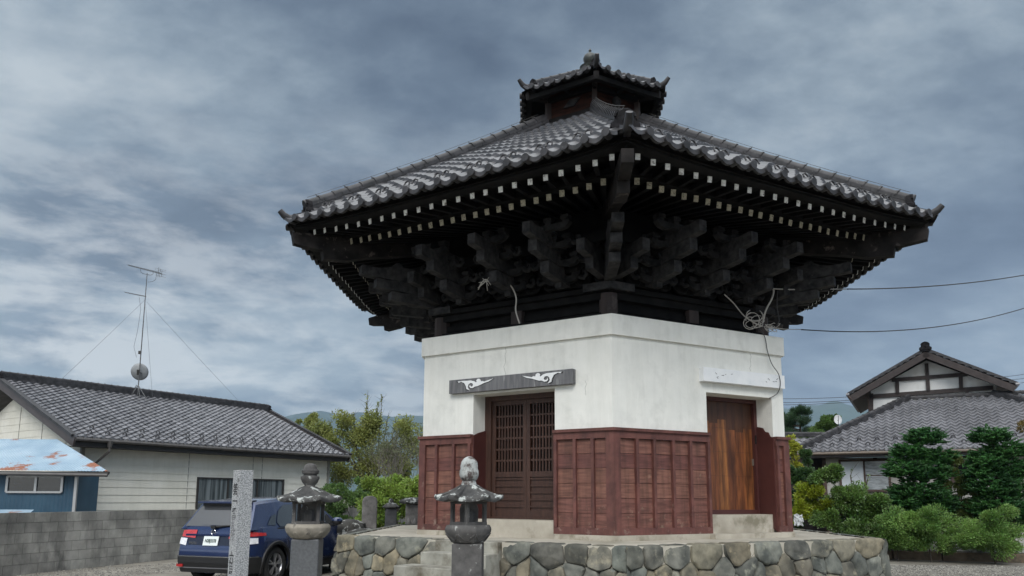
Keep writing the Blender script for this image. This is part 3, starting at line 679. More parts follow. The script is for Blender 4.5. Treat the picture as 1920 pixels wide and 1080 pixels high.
def stones(mb, k, ua, ub, rg, ma=1, mb_=1):
    H = ZP+.005; topz = H-.13; seeds = []
    u = ua+.14
    while u < ub: seeds.append((u, topz+rg.uniform(-.02, .02), 0)); u += rg.uniform(.26, .60)
    tries = 0
    low = []
    while tries < 4000:
        tries += 1; c = (rg.uniform(ua-.05, ub+.05), rg.uniform(-.1, H-.34))
        if all(hypot((c[0]-q[0]), (c[1]-q[1])*1.05) > .185+.08*noise.noise(V((c[0]*2, c[1]*2, 1.5))) for q in low): low.append(c)
    seeds += [(a, b, 1) for a, b in low]
    for i, s in enumerate(seeds):
        poly = [(ua, -.2), (ub, -.2), (ub, H), (ua, H)]
        for j, t in enumerate(seeds):
            if j == i: continue
            dx, dy = t[0]-s[0], t[1]-s[1]
            if dx*dx+dy*dy > 1.3: continue
            poly = clip(poly, dx, dy, dx*(s[0]+t[0])/2+dy*(s[1]+t[1])/2)
            if len(poly) < 3: break
        if len(poly) < 3: continue
        cx_ = sum(p[0] for p in poly)/len(poly); cy_ = sum(p[1] for p in poly)/len(poly)
        poly = [(cx_+(x-cx_)*(1-.005/max(.05, abs(x-cx_)+abs(y-cy_))), cy_+(y-cy_)*(1-.005/max(.05, abs(x-cx_)+abs(y-cy_)))) for x, y in poly]
        poly = rough_poly(poly, k*31+i); nP = len(poly); bulge = rg.uniform(.026, .05); tx, ty = rg.uniform(-.12, .12), rg.uniform(-.12, .12)
        rings = ((1, -.12), (1, .0), (.965, bulge*.55), (.88, bulge*.85), (.66, bulge*.98), (.34, bulge*1.02)); b0 = len(mb.v)
        for sc, dd in rings:
            for x, y in poly:
                X, Y = cx_+(x-cx_)*sc, cy_+(y-cy_)*sc
                nz = (noise.noise(V((X*6, Y*6, k*9+i)))*.03+noise.noise(V((X*19, Y*19, k*9+i)))*.012) if sc < 1 else 0
                bat = (ZP-Y)*.12; n = PA-.10+bat+dd+nz+(tx*(X-cx_)+ty*(Y-cy_) if sc < 1 else 0)
                uu = X
                lim_ = n*T3
                if ma: uu = max(uu, -lim_)
                if mb_: uu = min(uu, lim_)
                mb.v.append(tuple(F0(k, uu, n, min(Y, ZP+.006) if dd < .01 else Y)))
        cbat = (ZP-cy_)*.12; mb.v.append(tuple(F0(k, cx_, PA-.10+cbat+bulge*1.08, cy_)))
        for r in range(len(rings)-1):
            for q in range(nP): q2 = (q+1) % nP; mb.f.append([b0+r*nP+q, b0+r*nP+q2, b0+(r+1)*nP+q2, b0+(r+1)*nP+q]); mb.m.append(0)
        r = len(rings)-1; ce = b0+len(rings)*nP
        for q in range(nP): mb.f.append([b0+r*nP+q, b0+r*nP+(q+1) % nP, ce]); mb.m.append(0)
rg = random.Random(5)
for k in range(-3, 3):
    m_ = MB(); w_ = PA*T3
    if k == -1: stones(m_, k, -w_-.02, -.42, rg); m_.build('stone_facing', stone, plat, smooth=radians(38)); m_ = MB(); stones(m_, k, .56, w_+.02, rg)
    elif k in (1, 2, -2, -3, 0): stones(m_, k, -w_-.02, w_+.02, rg)
    m_.build('stone_facing', stone, plat, smooth=radians(38))
    j_ = MB(); segs = [(-w_, w_)] if k != -1 else [(-w_, -.42), (.56, w_)]
    for a, b in segs: j_ = MB(); j_.add([F0(k, a, PA-.115, ZP-.03), F0(k, b, PA-.115, ZP-.03), F0(k, b, PA+.012, -.05), F0(k, a, PA+.012, -.05)], [(0,3,2,1)]).build('stone_joints', joint, plat)
st = MB()
def rough_step(u0, u1, n0, n1, z1): 
    T, Nn, Z = fdir(-1); c = F0(-1, (u0+u1)/2, (n0+n1)/2, z1/2); st.obox(c, T*(u1-u0)/2, Nn*(n1-n0)/2, UZ*z1/2)
rough_step(-.42, .56, 3.6, 3.95, ZP-.006); rough_step(-.43, .57, 3.951, 4.24, .925); rough_step(-.56, .58, 4.241, 4.60, .775); rough_step(-.60, .60, 4.601, 4.95, .60); rough_step(-.64, .62, 4.951, 5.3, .42); rough_step(-.66, .64, 5.301, 5.65, .22)
stp = st.build('steps', stepm, plat); bv = stp.modifiers.new('b', 'BEVEL'); bv.width = .012; bv.segments = 2

# ------------------------------------------------------------------ stone lanterns and guide post
lst = mat('lantern_stone', (.045,.043,.042), (.11,.105,.10), 7, .85, .006, 45, stain=(.36,.37,.35), sth=.63, sscale=8, swidth=.03)
lsr = mat('lichen_roof_stone', (.022,.022,.022), (.07,.068,.065), 7, .85, .01, 25, stain=(.42,.44,.42), sth=.575, sscale=9, swidth=.03)
lsl = mat('lotus_stone', (.20,.18,.145), (.32,.29,.24), 7, .9, .006, 40, stain=(.11,.10,.085), sth=.6, sscale=8)
lsp = mat('pale_lichen_stone', (.26,.275,.265), (.42,.435,.42), 12, .9, .008, 40, stain=(.075,.06,.055), sth=.545, sscale=8, swidth=.05)
lbl = mat('polished_dark_stone', (.065,.068,.072), (.095,.10,.105), 40, .55, .001, stain=(.28,.28,.27), sth=.74, sscale=5, swidth=.012)
def bevel(o, w=.012, s=2):
    b = o.modifiers.new('b', 'BEVEL'); b.width = w; b.segments = s; b.limit_method = 'ANGLE'; b.angle_limit = radians(30); return o
def lantern(x, y, label, left):
    rz = radians(4) if left else radians(-2)
    t = thing('stone_lantern', label, 'stone lantern', (x, y, 0), rz, 'stone lanterns by the platform steps')
    def zz_(py): return pt(x/y*1435+960, py, y).z
    if left: zp, zb, zc2, zr0, zr1, zn, zf = [zz_(q) for q in (1010, 982, 982, 941, 912, 908, 868)]
    else: zp, zb, zc2, zr0, zr1, zn, zf = [zz_(q) for q in (1018, 984, 987, 940, 909, 901, 855)]
    m_ = MB(); m_.box((0, 0, .12), (.55, .55, .24)); bevel(m_.build('base', lst, t), .03)
    m_ = MB(); m_.box((0, 0, (.24+zp)/2), (.285, .285, zp-.24)); bevel(m_.build('pillar', lbl if left else lst, t), .012)
    m_ = MB(); hb = zb-zp; pf = [(.14, 0), (.17, .01), (.215, hb*.42), (.232, hb*.62), (.235, hb*.8), (.215, hb), (.10, hb)]
    n = 24 if left else 8
    wob = (lambda a, i: 1+(.025*abs(cos(a*5)) if i in (1, 2) else 0)) if left else None
    m_.lathe(pf, n, (0, 0, zp), 0, pi/8, 1, wob)
    bw = m_.build('lotus_bowl', lsl if left else lst, t, smooth=radians(35)); bevel(bw, .006, 1)
    m_ = MB(); np_ = 10 if left else 8
    for i in range(np_):
        a = 2*pi*i/np_+(.2 if left else 0); q = []
        for s_ in range(9):
            b = a+(s_-4)/8*(2*pi/np_)*.92; hh = hb*(.52-.34*(1-((s_-4)/4)**2)); rr = .143+(.235-.143)*min(1, hh/(hb*.62))**.75
            if not left: rr *= cos(pi/8)/cos(((b-pi/8) % (pi/4))-pi/8)*1.0+.0
            q.append((cos(b)*rr, sin(b)*rr, zp+hh))
        m_.tube(q, .008, 5)
    m_.build('petal_carving', lsl if left else lst, bw, smooth=True)
    hc = zr0-zc2; z0_ = zb
    m_ = MB(); w = .135 if left else .118; rr = 0 if left else pi/4
    for i in range(4):
        a = pi/4+i*pi/2+rr; m_.beam((cos(a)*w*1.3, sin(a)*w*1.3, z0_-.01), (cos(a)*w*1.3, sin(a)*w*1.3, zr0+.02), .032, .032, 0, V((cos(rr), sin(rr), 0)))
    m_.box((0, 0, z0_+.012), (w*2.15, w*2.15, .03), rr); m_.box((0, 0, zr0-.005), (w*2.15, w*2.15, .04), rr)
    m_.build('light_chamber', lst, t)
    m_ = MB(); m_.prism([(-.085, 0), (.085, 0), (.09, hc*.55), (.07, hc*.78), (.03, hc*.88), (-.03, hc*.88), (-.07, hc*.78), (-.09, hc*.55)], (0, .03, z0_+.02), (1,0,0), (0,0,1), (0,1,0), .05)
    m_.tube([(0, .01, z0_+.02), (0, .01, z0_+hc*.45), (0, .01, z0_+hc*.62)], [.05, .055, .035], 8); m_.build('small_carved_figure', lst, t)
    hr = zr1-zr0; m_ = MB(); nn = 48; Rr = .335
    def prof(r):
        return hr*(1-r)**1.25*1.0+.0
    sides = 6
    for rt in (1, ):
        b0 = len(m_.v); rings = [(.22, -.0), (.8, .0), (.98, -.006), (1.0, .02), (.97, .045), (.85, .062), (.65, .094), (.45, .14), (.30, .175), (.2, .195)]
        for i, (r, z) in enumerate(rings):
            for kq in range(nn):
                a = 2*pi*kq/nn; hx = cos(pi/sides)/cos((a % (2*pi/sides))-pi/sides); hx = .93+.07*0+(.16*(hx-.866)/.134-.08)
                z_ = z*hr/.195; cz = .028*((hx-.85)/.16)*(r**3)
                rr_ = Rr*r*hx*(1+.03*noise.noise(V((cos(a)*2, sin(a)*2, x*5))))
                m_.v.append((cos(a)*rr_, sin(a)*rr_, zr0+z_+cz+.008*noise.noise(V((cos(a)*r*5, sin(a)*r*5, 3+x))) ))
        for i in range(len(rings)-1):
            for kq in range(nn): k2 = (kq+1) % nn; m_.f.append([b0+i*nn+kq, b0+i*nn+k2, b0+(i+1)*nn+k2, b0+(i+1)*nn+kq]); m_.m.append(0)
        m_.f.append([b0+kq for kq in range(nn)][::-1]); m_.m.append(0); m_.f.append([b0+(len(rings)-1)*nn+kq for kq in range(nn)]); m_.m.append(0)
    if not left:
        for i in range(6):
            a = 2*pi*(i+.5)/6-.3; m_.tube([(cos(a)*.07, sin(a)*.07, zr1-.01), (cos(a)*.18, sin(a)*.18, zr0+hr*.55), (cos(a)*.31, sin(a)*.31, zr0+hr*.25)], [.018, .016, .02], 6)
    m_.build('roof', lsr, t, smooth=radians(45))
    m_ = MB(); hf = zf-zr1
    if left: pf = [(.06, 0), (.055, .02), (.08, .05), (.098, .10), (.098, .125), (.07, .135), (.07, .15), (.088, .16), (.092, .195), (.075, .215), (.07, .225), (.062, .265), (.03, .285), (.0, .287)]
    else: pf = [(.075, 0), (.07, .03), (.062, .045), (.082, .06), (.096, .10), (.092, .14), (.082, .165), (.086, .19), (.08, .23), (.055, .265), (.02, .285), (0, .287)]
    m_.lathe([(r, z*hf/.287) for r, z in pf], 20, (0, 0, zr1-.004), 0, 0, 1, lambda a, i: 1+.04*noise.noise(V((cos(a)*2, sin(a)*2, i*.5+x))))
    m_.build('jewel_finial', lst if left else lsp, t, smooth=radians(50))
    return t
lantern(-2.14, 8.1, 'stone lantern with pale lotus bowl and dark finial in front of the blue car', True)
lantern(-.413, 7.4, 'stone lantern with a whitish lichen-covered finial in front of the platform steps', False)
gran = mat('speckled_granite', (.16,.165,.17), (.42,.43,.435), 105, .8, .0015, 150, low=.42, high=.58, detail=3)
engr = mat('engraved_paint', (.02,.02,.022), rough=.9); engl = mat('engraved_faint', (.13,.13,.14), rough=.9)
PY = 7.2; Pp = pt(450, 881, PY); ph_ = Pp.z
gp_ = thing('stone_guide_post', 'tall square speckled granite post with engraved characters in front of the blue car', 'stone post', (Pp.x, PY+.1, 0), radians(45.5))
hw = .0685; m_ = MB(); m_.box((0, 0, ph_/2), (hw*2, hw*2, ph_))
shaft = bevel(clean(m_.build('shaft', gran, gp_)), .002, 1)
# local faces: left-facing face is -X side, right-facing is -Y side after turning 45 degrees
def zpy(py): return pt(445, py, PY+.02).z
for ch_, py in (('第', 919), ('一', 941.5), ('番', 965), ('札', 988), ('所', 1006), ('六', 1048), ('角', 1067)):
    text('engraved_character', ch_, .122, engr if ch_ in '第一番六角' else engl, shaft, (-hw-.0008, .006, zpy(py)), (0, -1, 0), (0, 0, 1), .0006, .0012 if ch_ in '第一番六角' else 0, .78)
for ch_, py in (('市', 901), ('文', 916), ('化', 929), ('財', 942)):
    text('engraved_character', ch_, .045, engl if py > 905 else engr, shaft, (-hw-.0008, -.046, zpy(py)), (0, -1, 0), (0, 0, 1), .0006, 0)

# ------------------------------------------------------------------ houses
siding = mat('pale_siding', (.62,.605,.53), (.69,.675,.61), .8, .8, stain=(.55,.54,.47), sth=.62, sscale=1.2, swidth=.2, streak=.04)
fasc = mat('dark_fascia', (.012,.011,.011), (.02,.018,.017), 4, .6); fascb = mat('brown_fascia', (.05,.042,.042), (.07,.06,.06), 3, .5)
guttm = mat('gutter_metal', (.055,.05,.048), (.08,.075,.07), 4, .5)
frm = mat('dark_window_frame', (.03,.028,.026), rough=.5); alum = mat('aluminium_frame', (.4,.4,.4), rough=.4, metal=.6)
glassd = mat('window_glass', (.012,.014,.016), (.02,.022,.025), 2, .08, spec=.6)
curt = mat('curtain_glass', (.035,.045,.05), (.16,.185,.195), 3.2, .25, stretch=(3.2,3.2,.12), spec=.6, low=.4, high=.62)
tileh = mat('house_tile', (.07,.07,.077), (.17,.17,.18), 4, .30, .001, 30, island=.45, spec=.7)
def slope_tiles(name, E0, U, Ln, Vv, Lv, pw, ph, lim, m, parent, ru=6, amp=1.0, guard=None, edge=True):
    """tile slope from the eave point E0 along unit U, up the slope along unit Vv"""
    Nn = U.cross(Vv); Nn = Nn if Nn.z > 0 else -Nn; mb = MB(); Oo = parent.location
    P = lambda u, v, h: V(E0)+U*u+Vv*v+Nn*(h*amp)-Oo
    tiles(mb, P, 0, Ln, Lv, pw, ph, lim, ru)
    ob = mb.build(name, m, parent, smooth=radians(40))
    if edge:
        et = MB(); eave_trim(et, P, U, -V((Vv.x, Vv.y, 0)).normalized(), 0, int(Ln/pw), pw); et.build('eave_tiles', m, ob, smooth=radians(40))
    if guard:
        gd = MB()
        for i in range(2, int(Ln/pw)-1, 2):
            for gv in guard:
                c = P((i+(gv > .6))*pw, gv, .05)
                if lim(gv)[0]+.2 < (i+(gv > .6))*pw < lim(gv)[1]-.2: gd.tube([c-U*.06, c-U*.05+UZ*.06, c+UZ*.085, c+U*.05+UZ*.06, c+U*.06], .018, 5)
        gd.build('snow_guard', tiled, ob)
    return ob
# ---- left house: gabled bungalow
hd = V((.563, .826, 0)); hd.normalize(); hp = V((-hd.y, hd.x, 0))
E0 = pt(140, 819, 21.8); E1 = wp(655, 853, E0, hd); Lh = (E1-E0).length; ez = (E0.z+E1.z)/2; E0.z = E1.z = ez; E1 = E0+hd*Lh
lh = thing('gabled_house', 'single-storey house with pale siding and a grey tiled gable roof behind the block wall', 'house', (E0.x, E0.y, 0))
ho = V((E0.x, E0.y, 0)); ra = 5.25; rh = 2.12; vs = V((hp.x*ra, hp.y*ra, rh)); Lv = vs.length; vs = vs/Lv
slope_tiles('roof_slope', E0, hd, Lh, vs, Lv, .265, .235, lambda v: (0, Lh), tileh, lh, 6, 1.15, (.28, .75))
vb = V((-hp.x*ra, -hp.y*ra, rh)).normalized(); 
m_ = MB(); B0 = E0+hp*ra*2-ho
m_.add([B0, B0+hd*Lh, B0+hd*Lh+vb*Lv, B0+vb*Lv], [(0,3,2,1)]); m_.build('rear_roof_slope', tileh, lh)
e0 = E0-ho
hr = ridge(e0+vs*Lv-UZ*.02, e0+vs*Lv+hd*Lh-UZ*.02, hp, .30, .24, lh, 'roof_ridge', capr=.07, wire=False)
ornament(hr, e0+vs*Lv+hd*(Lh+.02)-UZ*.02, hp, hd, .75, tiled); ornament(hr, e0+vs*Lv-hd*.02-UZ*.02, hp, -hd, .75, tiled)
m_ = MB()
for s, off in ((0, -.04), (1, .04)):
    q = e0+hd*(Lh*s+off)
    m_.beam(q-vs*.05+UZ*.05, q+vs*Lv+UZ*.05, .17, .07, 0, UZ)
m_.build('verge_tiles', tiled, lh)
m_ = MB()
for s, off in ((0, .0), (1, .0)):
    q = e0+hd*(Lh*s+off)-UZ*.15; m_.beam(q-vs*.02, q+vs*Lv, .06, .27, 0, UZ)
    q2 = B0+hd*(Lh*s+off)-UZ*.15; m_.beam(q2, q2+vb*Lv, .06, .27, 0, UZ)
m_.build('bargeboard', fascb, lh)
m_ = MB(); q = e0-UZ*.16+hp*.04; m_.beam(q, q+hd*Lh, .04, .22); m_.add([q+hp*.0-UZ*.1, q+hd*Lh-UZ*.1, q+hd*Lh+hp*.62-UZ*.1, q+hp*.62-UZ*.1], [(0,1,2,3)]); m_.build('eave_fascia', fasc, lh)
m_ = MB(); q = e0-UZ*.07-hp*.06; m_.tube([q, q+hd*(Lh*.5)-UZ*.01, q+hd*Lh], .055, 8); gt = m_.build('gutter', guttm, lh)
m_ = MB(); q = q+hd*1.0; wl_ = e0+hp*.6+hd*.75-UZ*.9
m_.tube([q, q-UZ*.18], [.09, .06], 8); m_.tube([q-UZ*.18, q-UZ*.30, wl_+hp*-.05, wl_+hp*-.05-UZ*2.3], .038, 8); m_.build('downpipe', guttm, gt)
WS, WE = .55, Lh-.55     # walls
def hw_(t, off, z): return e0+hd*t+hp*(.62+off)+UZ*(z-ez)
zw = ez-.26; walls = MB(); jn = MB(); nb = int((zw)/.232)
for i in range(nb+1):
    z1 = zw-i*.232; z0 = max(0, z1-.232)
    if z1 <= 0: break
    a, b = hw_(WS, 0, z0), hw_(WE, 0, z0); c, d = hw_(WE, 0, z1), hw_(WS, 0, z1); o_ = -hp*.022
    walls.add([a+o_, b+o_, c+o_*.1, d+o_*.2], [(0,1,2,3)])
    walls.add([a+o_, b+o_, b, a], [(3,2,1,0)])
# gable end wall on the left: boards clipped by the roof slope
for i in range(nb+10):
    z1 = 3.35+2-i*.232; z0 = z1-.232
    if z1 < 0: break
    def span(z): 
        if z <= zw: return 0, 2*ra-1.24
        q = (z-zw)/rh*ra*1.0; return q, 2*ra-1.24-q
    (a0, b0), (a1, b1) = span(max(z0, 0)), span(z1)
    if a1 >= b1: 
        continue
    G = lambda q, z, o=0: hw_(WS, q, z)-hd*o
    walls.add([G(a0, max(z0, 0), .012), G(b0, max(z0, 0), .012), G(b1, z1, .002), G(a1, z1, .002)], [(3,2,1,0)]); walls.add([G(a0, max(z0,0), .012), G(b0, max(z0,0), .012), G(b0, max(z0,0), 0), G(a0, max(z0,0), 0)], [(0,1,2,3)])
    H = lambda q, z: hw_(WE, q, z)
    walls.add([H(a0, max(z0, 0)), H(b0, max(z0, 0)), H(b1, z1), H(a1, z1)], [(0,1,2,3)])
walls.build('siding_wall', siding, lh)
m_ = MB()
cp = hw_(WS, -.02, 0); m_.beam(cp, cp+UZ*(zw), .10, .10, 0, hd); cp = hw_(WE, -.02, 0); m_.beam(cp, cp+UZ*zw, .10, .10, 0, hd)
for t in (4.05, 6.6, 7.0): m_.beam(hw_(t, -.015, 0), hw_(t, -.015, zw), .018, .01, 0, hp)
for q in (1.0, 2.6, 4.2): m_.beam(hw_(WS, q, 0)-hd*.014, hw_(WS, q, zw+q*.35)-hd*.014, .02, .01, 0, hd)
m_.build('wall_trim', mat('siding_trim', (.22,.22,.20), rough=.7), lh)
# window on the long wall
Wp = hw_(0, -.03, ez)+ho
def tz(px, py): q = wp(px, py, Wp, hd)-ho-(hw_(0, -.03, ez)-UZ*ez); return q.dot(hd), wp(px, py, Wp, hd).z
(ta, za), (tb, zb_) = tz(370, 895), tz(532, 898.5); zb2 = tz(370, 957)[1]; zt2 = (za+zb_)/2
w_ = MB()
def wbox(mb, t0, t1, z0, z1, o0, o1):
    mb.obox((hw_(t0, 0, z0)+hw_(t1, 0, z1))/2-hp*(o0+o1)/2, hd*(t1-t0)/2, hp*(o1-o0)/2, UZ*(z1-z0)/2)
wbox(w_, ta, tb, zt2-.05, zt2, .015, .08); wbox(w_, ta, tb, zb2-.05, zb2, .015, .08)
for t in (ta, (ta*2+tb)/3-.02, (ta+tb)/2, (ta+2*tb)/3, tb-.06): wbox(w_, t, t+(.06 if t in (ta, tb-.06) else .045), zb2, zt2-.05, .016, .07)
wf = w_.build('window', frm, lh); w_ = MB(); wbox(w_, ta+.02, tb-.02, zb2, zt2-.05, .018, .03); w_.build('curtained_pane', curt, wf)
# ---- blue lean-to shed
bl = V((hd.x, hd.y, 0)); sp = pt(200, 884, 19.6)
shed_o = V((sp.x, sp.y, 0))
shed = thing('metal_shed', 'blue corrugated metal shed with rusty roof patch against the pale house', 'shed', shed_o)
bluer = mat('blue_roof_metal', (.20,.29,.37), (.29,.38,.45), 1.4, .5, .002, 20, stain=(.22,.075,.03), sth=.585, sscale=.75, swidth=.02, spec=.5)
bluew = mat('blue_wall_metal', (.016,.055,.095), (.026,.075,.12), 2, .5)
sx_ = V((1, .06, 0)).normalized(); sy_ = V((-sx_.y, sx_.x, 0))
Er = pt(204, 884, 19.6)-shed_o; El = Er-sx_*6; El.z = Er.z+.02
Tr = pt(108, 824, 22.0)-shed_o; Tl = Tr-sx_*5; Tl.z = Tr.z-.02
m_ = MB(); nn = 150
for i in range(nn):
    a, b = i/nn, (i+1)/nn; h0, h1 = .012*(i % 2), .012*((i+1) % 2)
    m_.add([El.lerp(Er, a)+UZ*h0, El.lerp(Er, b)+UZ*h1, Tl.lerp(Tr, b)+UZ*h1, Tl.lerp(Tr, a)+UZ*h0], [(0,1,2,3)])
Er2 = Er+V((.0, 2.9, 0))
rf = m_.build('roof', bluer, shed)
m_ = MB(); m_.beam(El-UZ*.05, Er-UZ*.05, .05, .07); m_.beam(Er-UZ*.04, Tr-UZ*.04, .05, .06); m_.build('roof_edge', frm, rf)
m_ = MB(); m_.tube([El-UZ*.06-sy_*.06, Er-UZ*.10-sy_*.06], .04, 8); m_.build('gutter', guttm, rf)
wy = .35; wr_ = Er+sy_*wy-sx_*.95; ztw = Er.z-.04
m_ = MB(); nn = 110
for i in range(nn):
    a, b = i*.05, (i+1)*.05; o0, o1 = sy_*(.012*(i % 2)), sy_*(.012*((i+1) % 2)); p0, p1 = wr_-sx_*a+o0, wr_-sx_*b+o1
    m_.add([V((p1.x, p1.y, 0)), V((p0.x, p0.y, 0)), V((p0.x, p0.y, ztw)), V((p1.x, p1.y, ztw))], [(0,1,2,3)])
m_.add([V((wr_.x, wr_.y, 0)), V((wr_.x, wr_.y, 0))+sy_*1.2, V((wr_.x, wr_.y, ztw+.25))+sy_*1.2, V((wr_.x, wr_.y, ztw))], [(0,1,2,3)])
m_.build('wall', bluew, shed)
m_ = MB(); q = wr_+sx_*.01-sy_*.03; m_.beam((q.x, q.y, 0), (q.x, q.y, ztw-.02), .07, .07, 0, sx_); m_.build('corner_post', alum, shed)
def sw(px, py): return wp(px, py, wr_+shed_o-sy_*.03, sx_)-shed_o
a, b, c = sw(15, 893), sw(118, 893), sw(118, 923)
m_ = MB(); zt_, zb_ = a.z, c.z
for p, q in (((a.x, a.y, zt_), (b.x, b.y, zt_)), ((a.x, a.y, zb_), (b.x, b.y, zb_))): m_.beam(p, q, .06, .05)
for t in (0, .52, 1): p = a.lerp(b, t); m_.beam((p.x, p.y, zb_), (p.x, p.y, zt_), .05, .06, 0, sx_)
wf = m_.build('window', alum, shed); m_ = MB(); m_.add([V((a.x, a.y, zb_))+sy_*.01, V((b.x, b.y, zb_))+sy_*.01, V((b.x, b.y, zt_))+sy_*.01, V((a.x, a.y, zt_))+sy_*.01], [(0,1,2,3)]); m_.build('pane', glassd, wf)
# low blue metal cover behind the wall, far left
p = pt(48, 969, 18.5); lo = thing('metal_lid_roof', 'small low pale blue metal roof just above the block wall', 'low roof', (p.x, p.y, 0))
m_ = MB(); m_.add([(-3, -.1, p.z-.0), (0, 0, p.z), (-.25, .7, p.z+.16), (-3, .7, p.z+.16)], [(0,1,2,3)]); m_.build('sheet', bluer, lo); m_ = MB(); m_.beam((-3, -.12, p.z-.05), (0, -.02, p.z-.05), .03, .1); m_.build('edge', alum, lo)
m_ = MB(); m_.box((-1.6, .38, (p.z-.1)/2), (2.9, .6, p.z-.1)); m_.build('body', bluew, lo)
# ---- concrete block wall
blk = mat('weathered_block', (.17,.165,.15), (.34,.33,.30), 1.3, .95, .006, 35, island=.35, stain=(.10,.097,.09), sth=.56, sscale=1.8, tex2=(1,1,.5), swidth=.12)
w0 = pt(50, 1075, 16.2); w0.z = 0; wd = V((1.25, 4, 0)).normalized(); wn = V((wd.y, -wd.x, 0)); 
bw = thing('block_wall', 'weathered grey concrete block wall between the yard and the pale house', 'block wall', (w0.x, w0.y, 0))
m_ = MB(); m2 = MB(); hB = 1.27; rows = 6; hb = hB/rows
for r in range(rows):
    u = -7-(r % 2)*.2
    while u < 22: 
        c = wd*(u+.2)+UZ*(hb*(r+.5)); m_.obox(c, wd*.196, wn*.06, UZ*(hb/2-.004)); u += .4
m2.obox(wd*7.4+UZ*(hB/2-.01), wd*14.4, wn*.052, UZ*(hB/2-.012))
m_.build('blocks', blk, bw); m2.build('mortar', mat('mortar', (.09,.088,.08), (.15,.145,.13), 5, .95), bw)
tf = mat('weed_leaf', (.03,.06,.015), (.07,.11,.03), 5, .7)
# ---- TV antenna mast on the left roof
mast_b = wp(258, 742, E0+hp*(ra-.25), hd); mast_t = pt(276, 512, mast_b.y)
galv = mat('galvanised', (.05,.05,.05), (.12,.12,.12), 9, .5, metal=.3); dishm = mat('dish_paint', (.20,.21,.215), (.27,.28,.285), 6, .5)
am = thing('tv_antenna', 'thin leaning antenna mast with two aerials and guy wires on the left roof ridge', 'antenna', mast_b, 0)
o = mast_b; tt = mast_t-o; m_ = MB(); m_.tube([V((0,0,0)), tt*.5, tt*1.0], [.022, .019, .013], 8); m_.build('mast', galv, am)
def loc(px, py): return pt(px, py, mast_b.y)-o
m_ = MB()
for px, py in ((246, 742), (277, 752), (262, 744)): m_.tube([loc(259, 722), pt(px, py, mast_b.y-.3)-o], .014, 6)
m_.tube([loc(256, 722), loc(248, 737)], .014, 6); m_.build('tripod', galv, am)
def yagi(p, q, nel, ln, name='aerial'):
    m_ = MB(); p, q = V(p), V(q); m_.tube([p, q], .010, 6); d = (q-p).normalized(); s = V((d.y*.4, -d.x*.2+.95, 0)).normalized()
    for i in range(nel): c = p.lerp(q, (i+.3)/nel); m_.tube([c-s*ln*(.5+.02*i), c+s*ln*(.5+.02*i)], .005, 4)
    return m_
y_ = yagi(loc(240, 497), loc(303, 513), 22, .28)
for dx in (298, 301, 304): y_.tube([loc(dx, 507-(304-dx)), loc(dx-2, 520)], .008, 4)
for zq in (506, 509, 514, 519): y_.tube([loc(296, zq)+V((0,-.25,0)), loc(306, zq-2)+V((0,.25,0))], .005, 4)
y_.tube([loc(264, 504), loc(264, 510), loc(268, 513), loc(282, 516), loc(287, 514), loc(287, 510)], .009, 5); y_.build('aerial', galv, am)
y_ = yagi(loc(234, 548), loc(274, 556), 14, .2); y_.build('aerial', galv, am)
m_ = MB(); m_.tube([loc(294, 512), loc(292, 524), loc(286, 528), loc(277, 529)], .007, 5); m_.tube([loc(261, 557), loc(264, 580), loc(258, 620), loc(251, 650), loc(256, 670)], .006, 5); m_.build('cable', frm, am)
m_ = MB(); c = loc(262, 661); m_.box(c, (.08, .08, .12)); m_.build('junction_box', frm, am)
m_ = MB()
for a, b in (((272, 562), (108, 718)), ((275, 566), (462, 767)), ((273, 570), (286, 745))):
    q = (wp(b[0], b[1], E0+hp*(ra-.02), hd) if b[0] != 286 else pt(286, 747, mast_b.y-.1))-o; m_.tube([loc(*a), (loc(*a)+q)/2-UZ*.02, q], .005, 4)
m_.build('guy_wire', mat('guy_wire_metal', (.09,.095,.10), rough=.5), am)
c = loc(258, 697)+V((-.0,.12,0)); m_ = MB(); dn = V((-.25, 1, .35)).normalized(); dx = dn.cross(UZ).normalized(); dz = dx.cross(dn); b0 = 0; nR = 24
rr = 15.5/1419*mast_b.y*1.0
for i in range(6):
    for k in range(nR): a = 2*pi*k/nR; r = rr*i/5; m_.v.append(tuple(c+dx*r*cos(a)+dz*r*sin(a)*1.05+dn*(.10*(i/5)**2)))
for i in range(5):
    for k in range(nR): m_.f.append([i*nR+k, i*nR+(k+1) % nR, (i+1)*nR+(k+1) % nR, (i+1)*nR+k]); m_.m.append(0)
ds = m_.build('satellite_dish', dishm, am, smooth=True); so_ = ds.modifiers.new('s', 'SOLIDIFY'); so_.thickness = .012
m_ = MB(); m_.beam(c-dn*.13-dz*.08, c-dn*.13+dz*.12, .09, .07); m_.tube([c-dz*rr*.9, c+dn*.45-dz*.1], .012, 5); m_.box(c+dn*.45-dz*.1, (.07,.09,.07)); m_.tube([c-dn*.02+dx*.03, c-dn*.0+dx*.1-dz*.06], .012, 5); m_.build('dish_bracket', frm, ds)

tiler = mat('silver_house_tile', (.15,.15,.16), (.22,.22,.235), 1.2, .28, .0005, 30, island=.14, spec=.8)
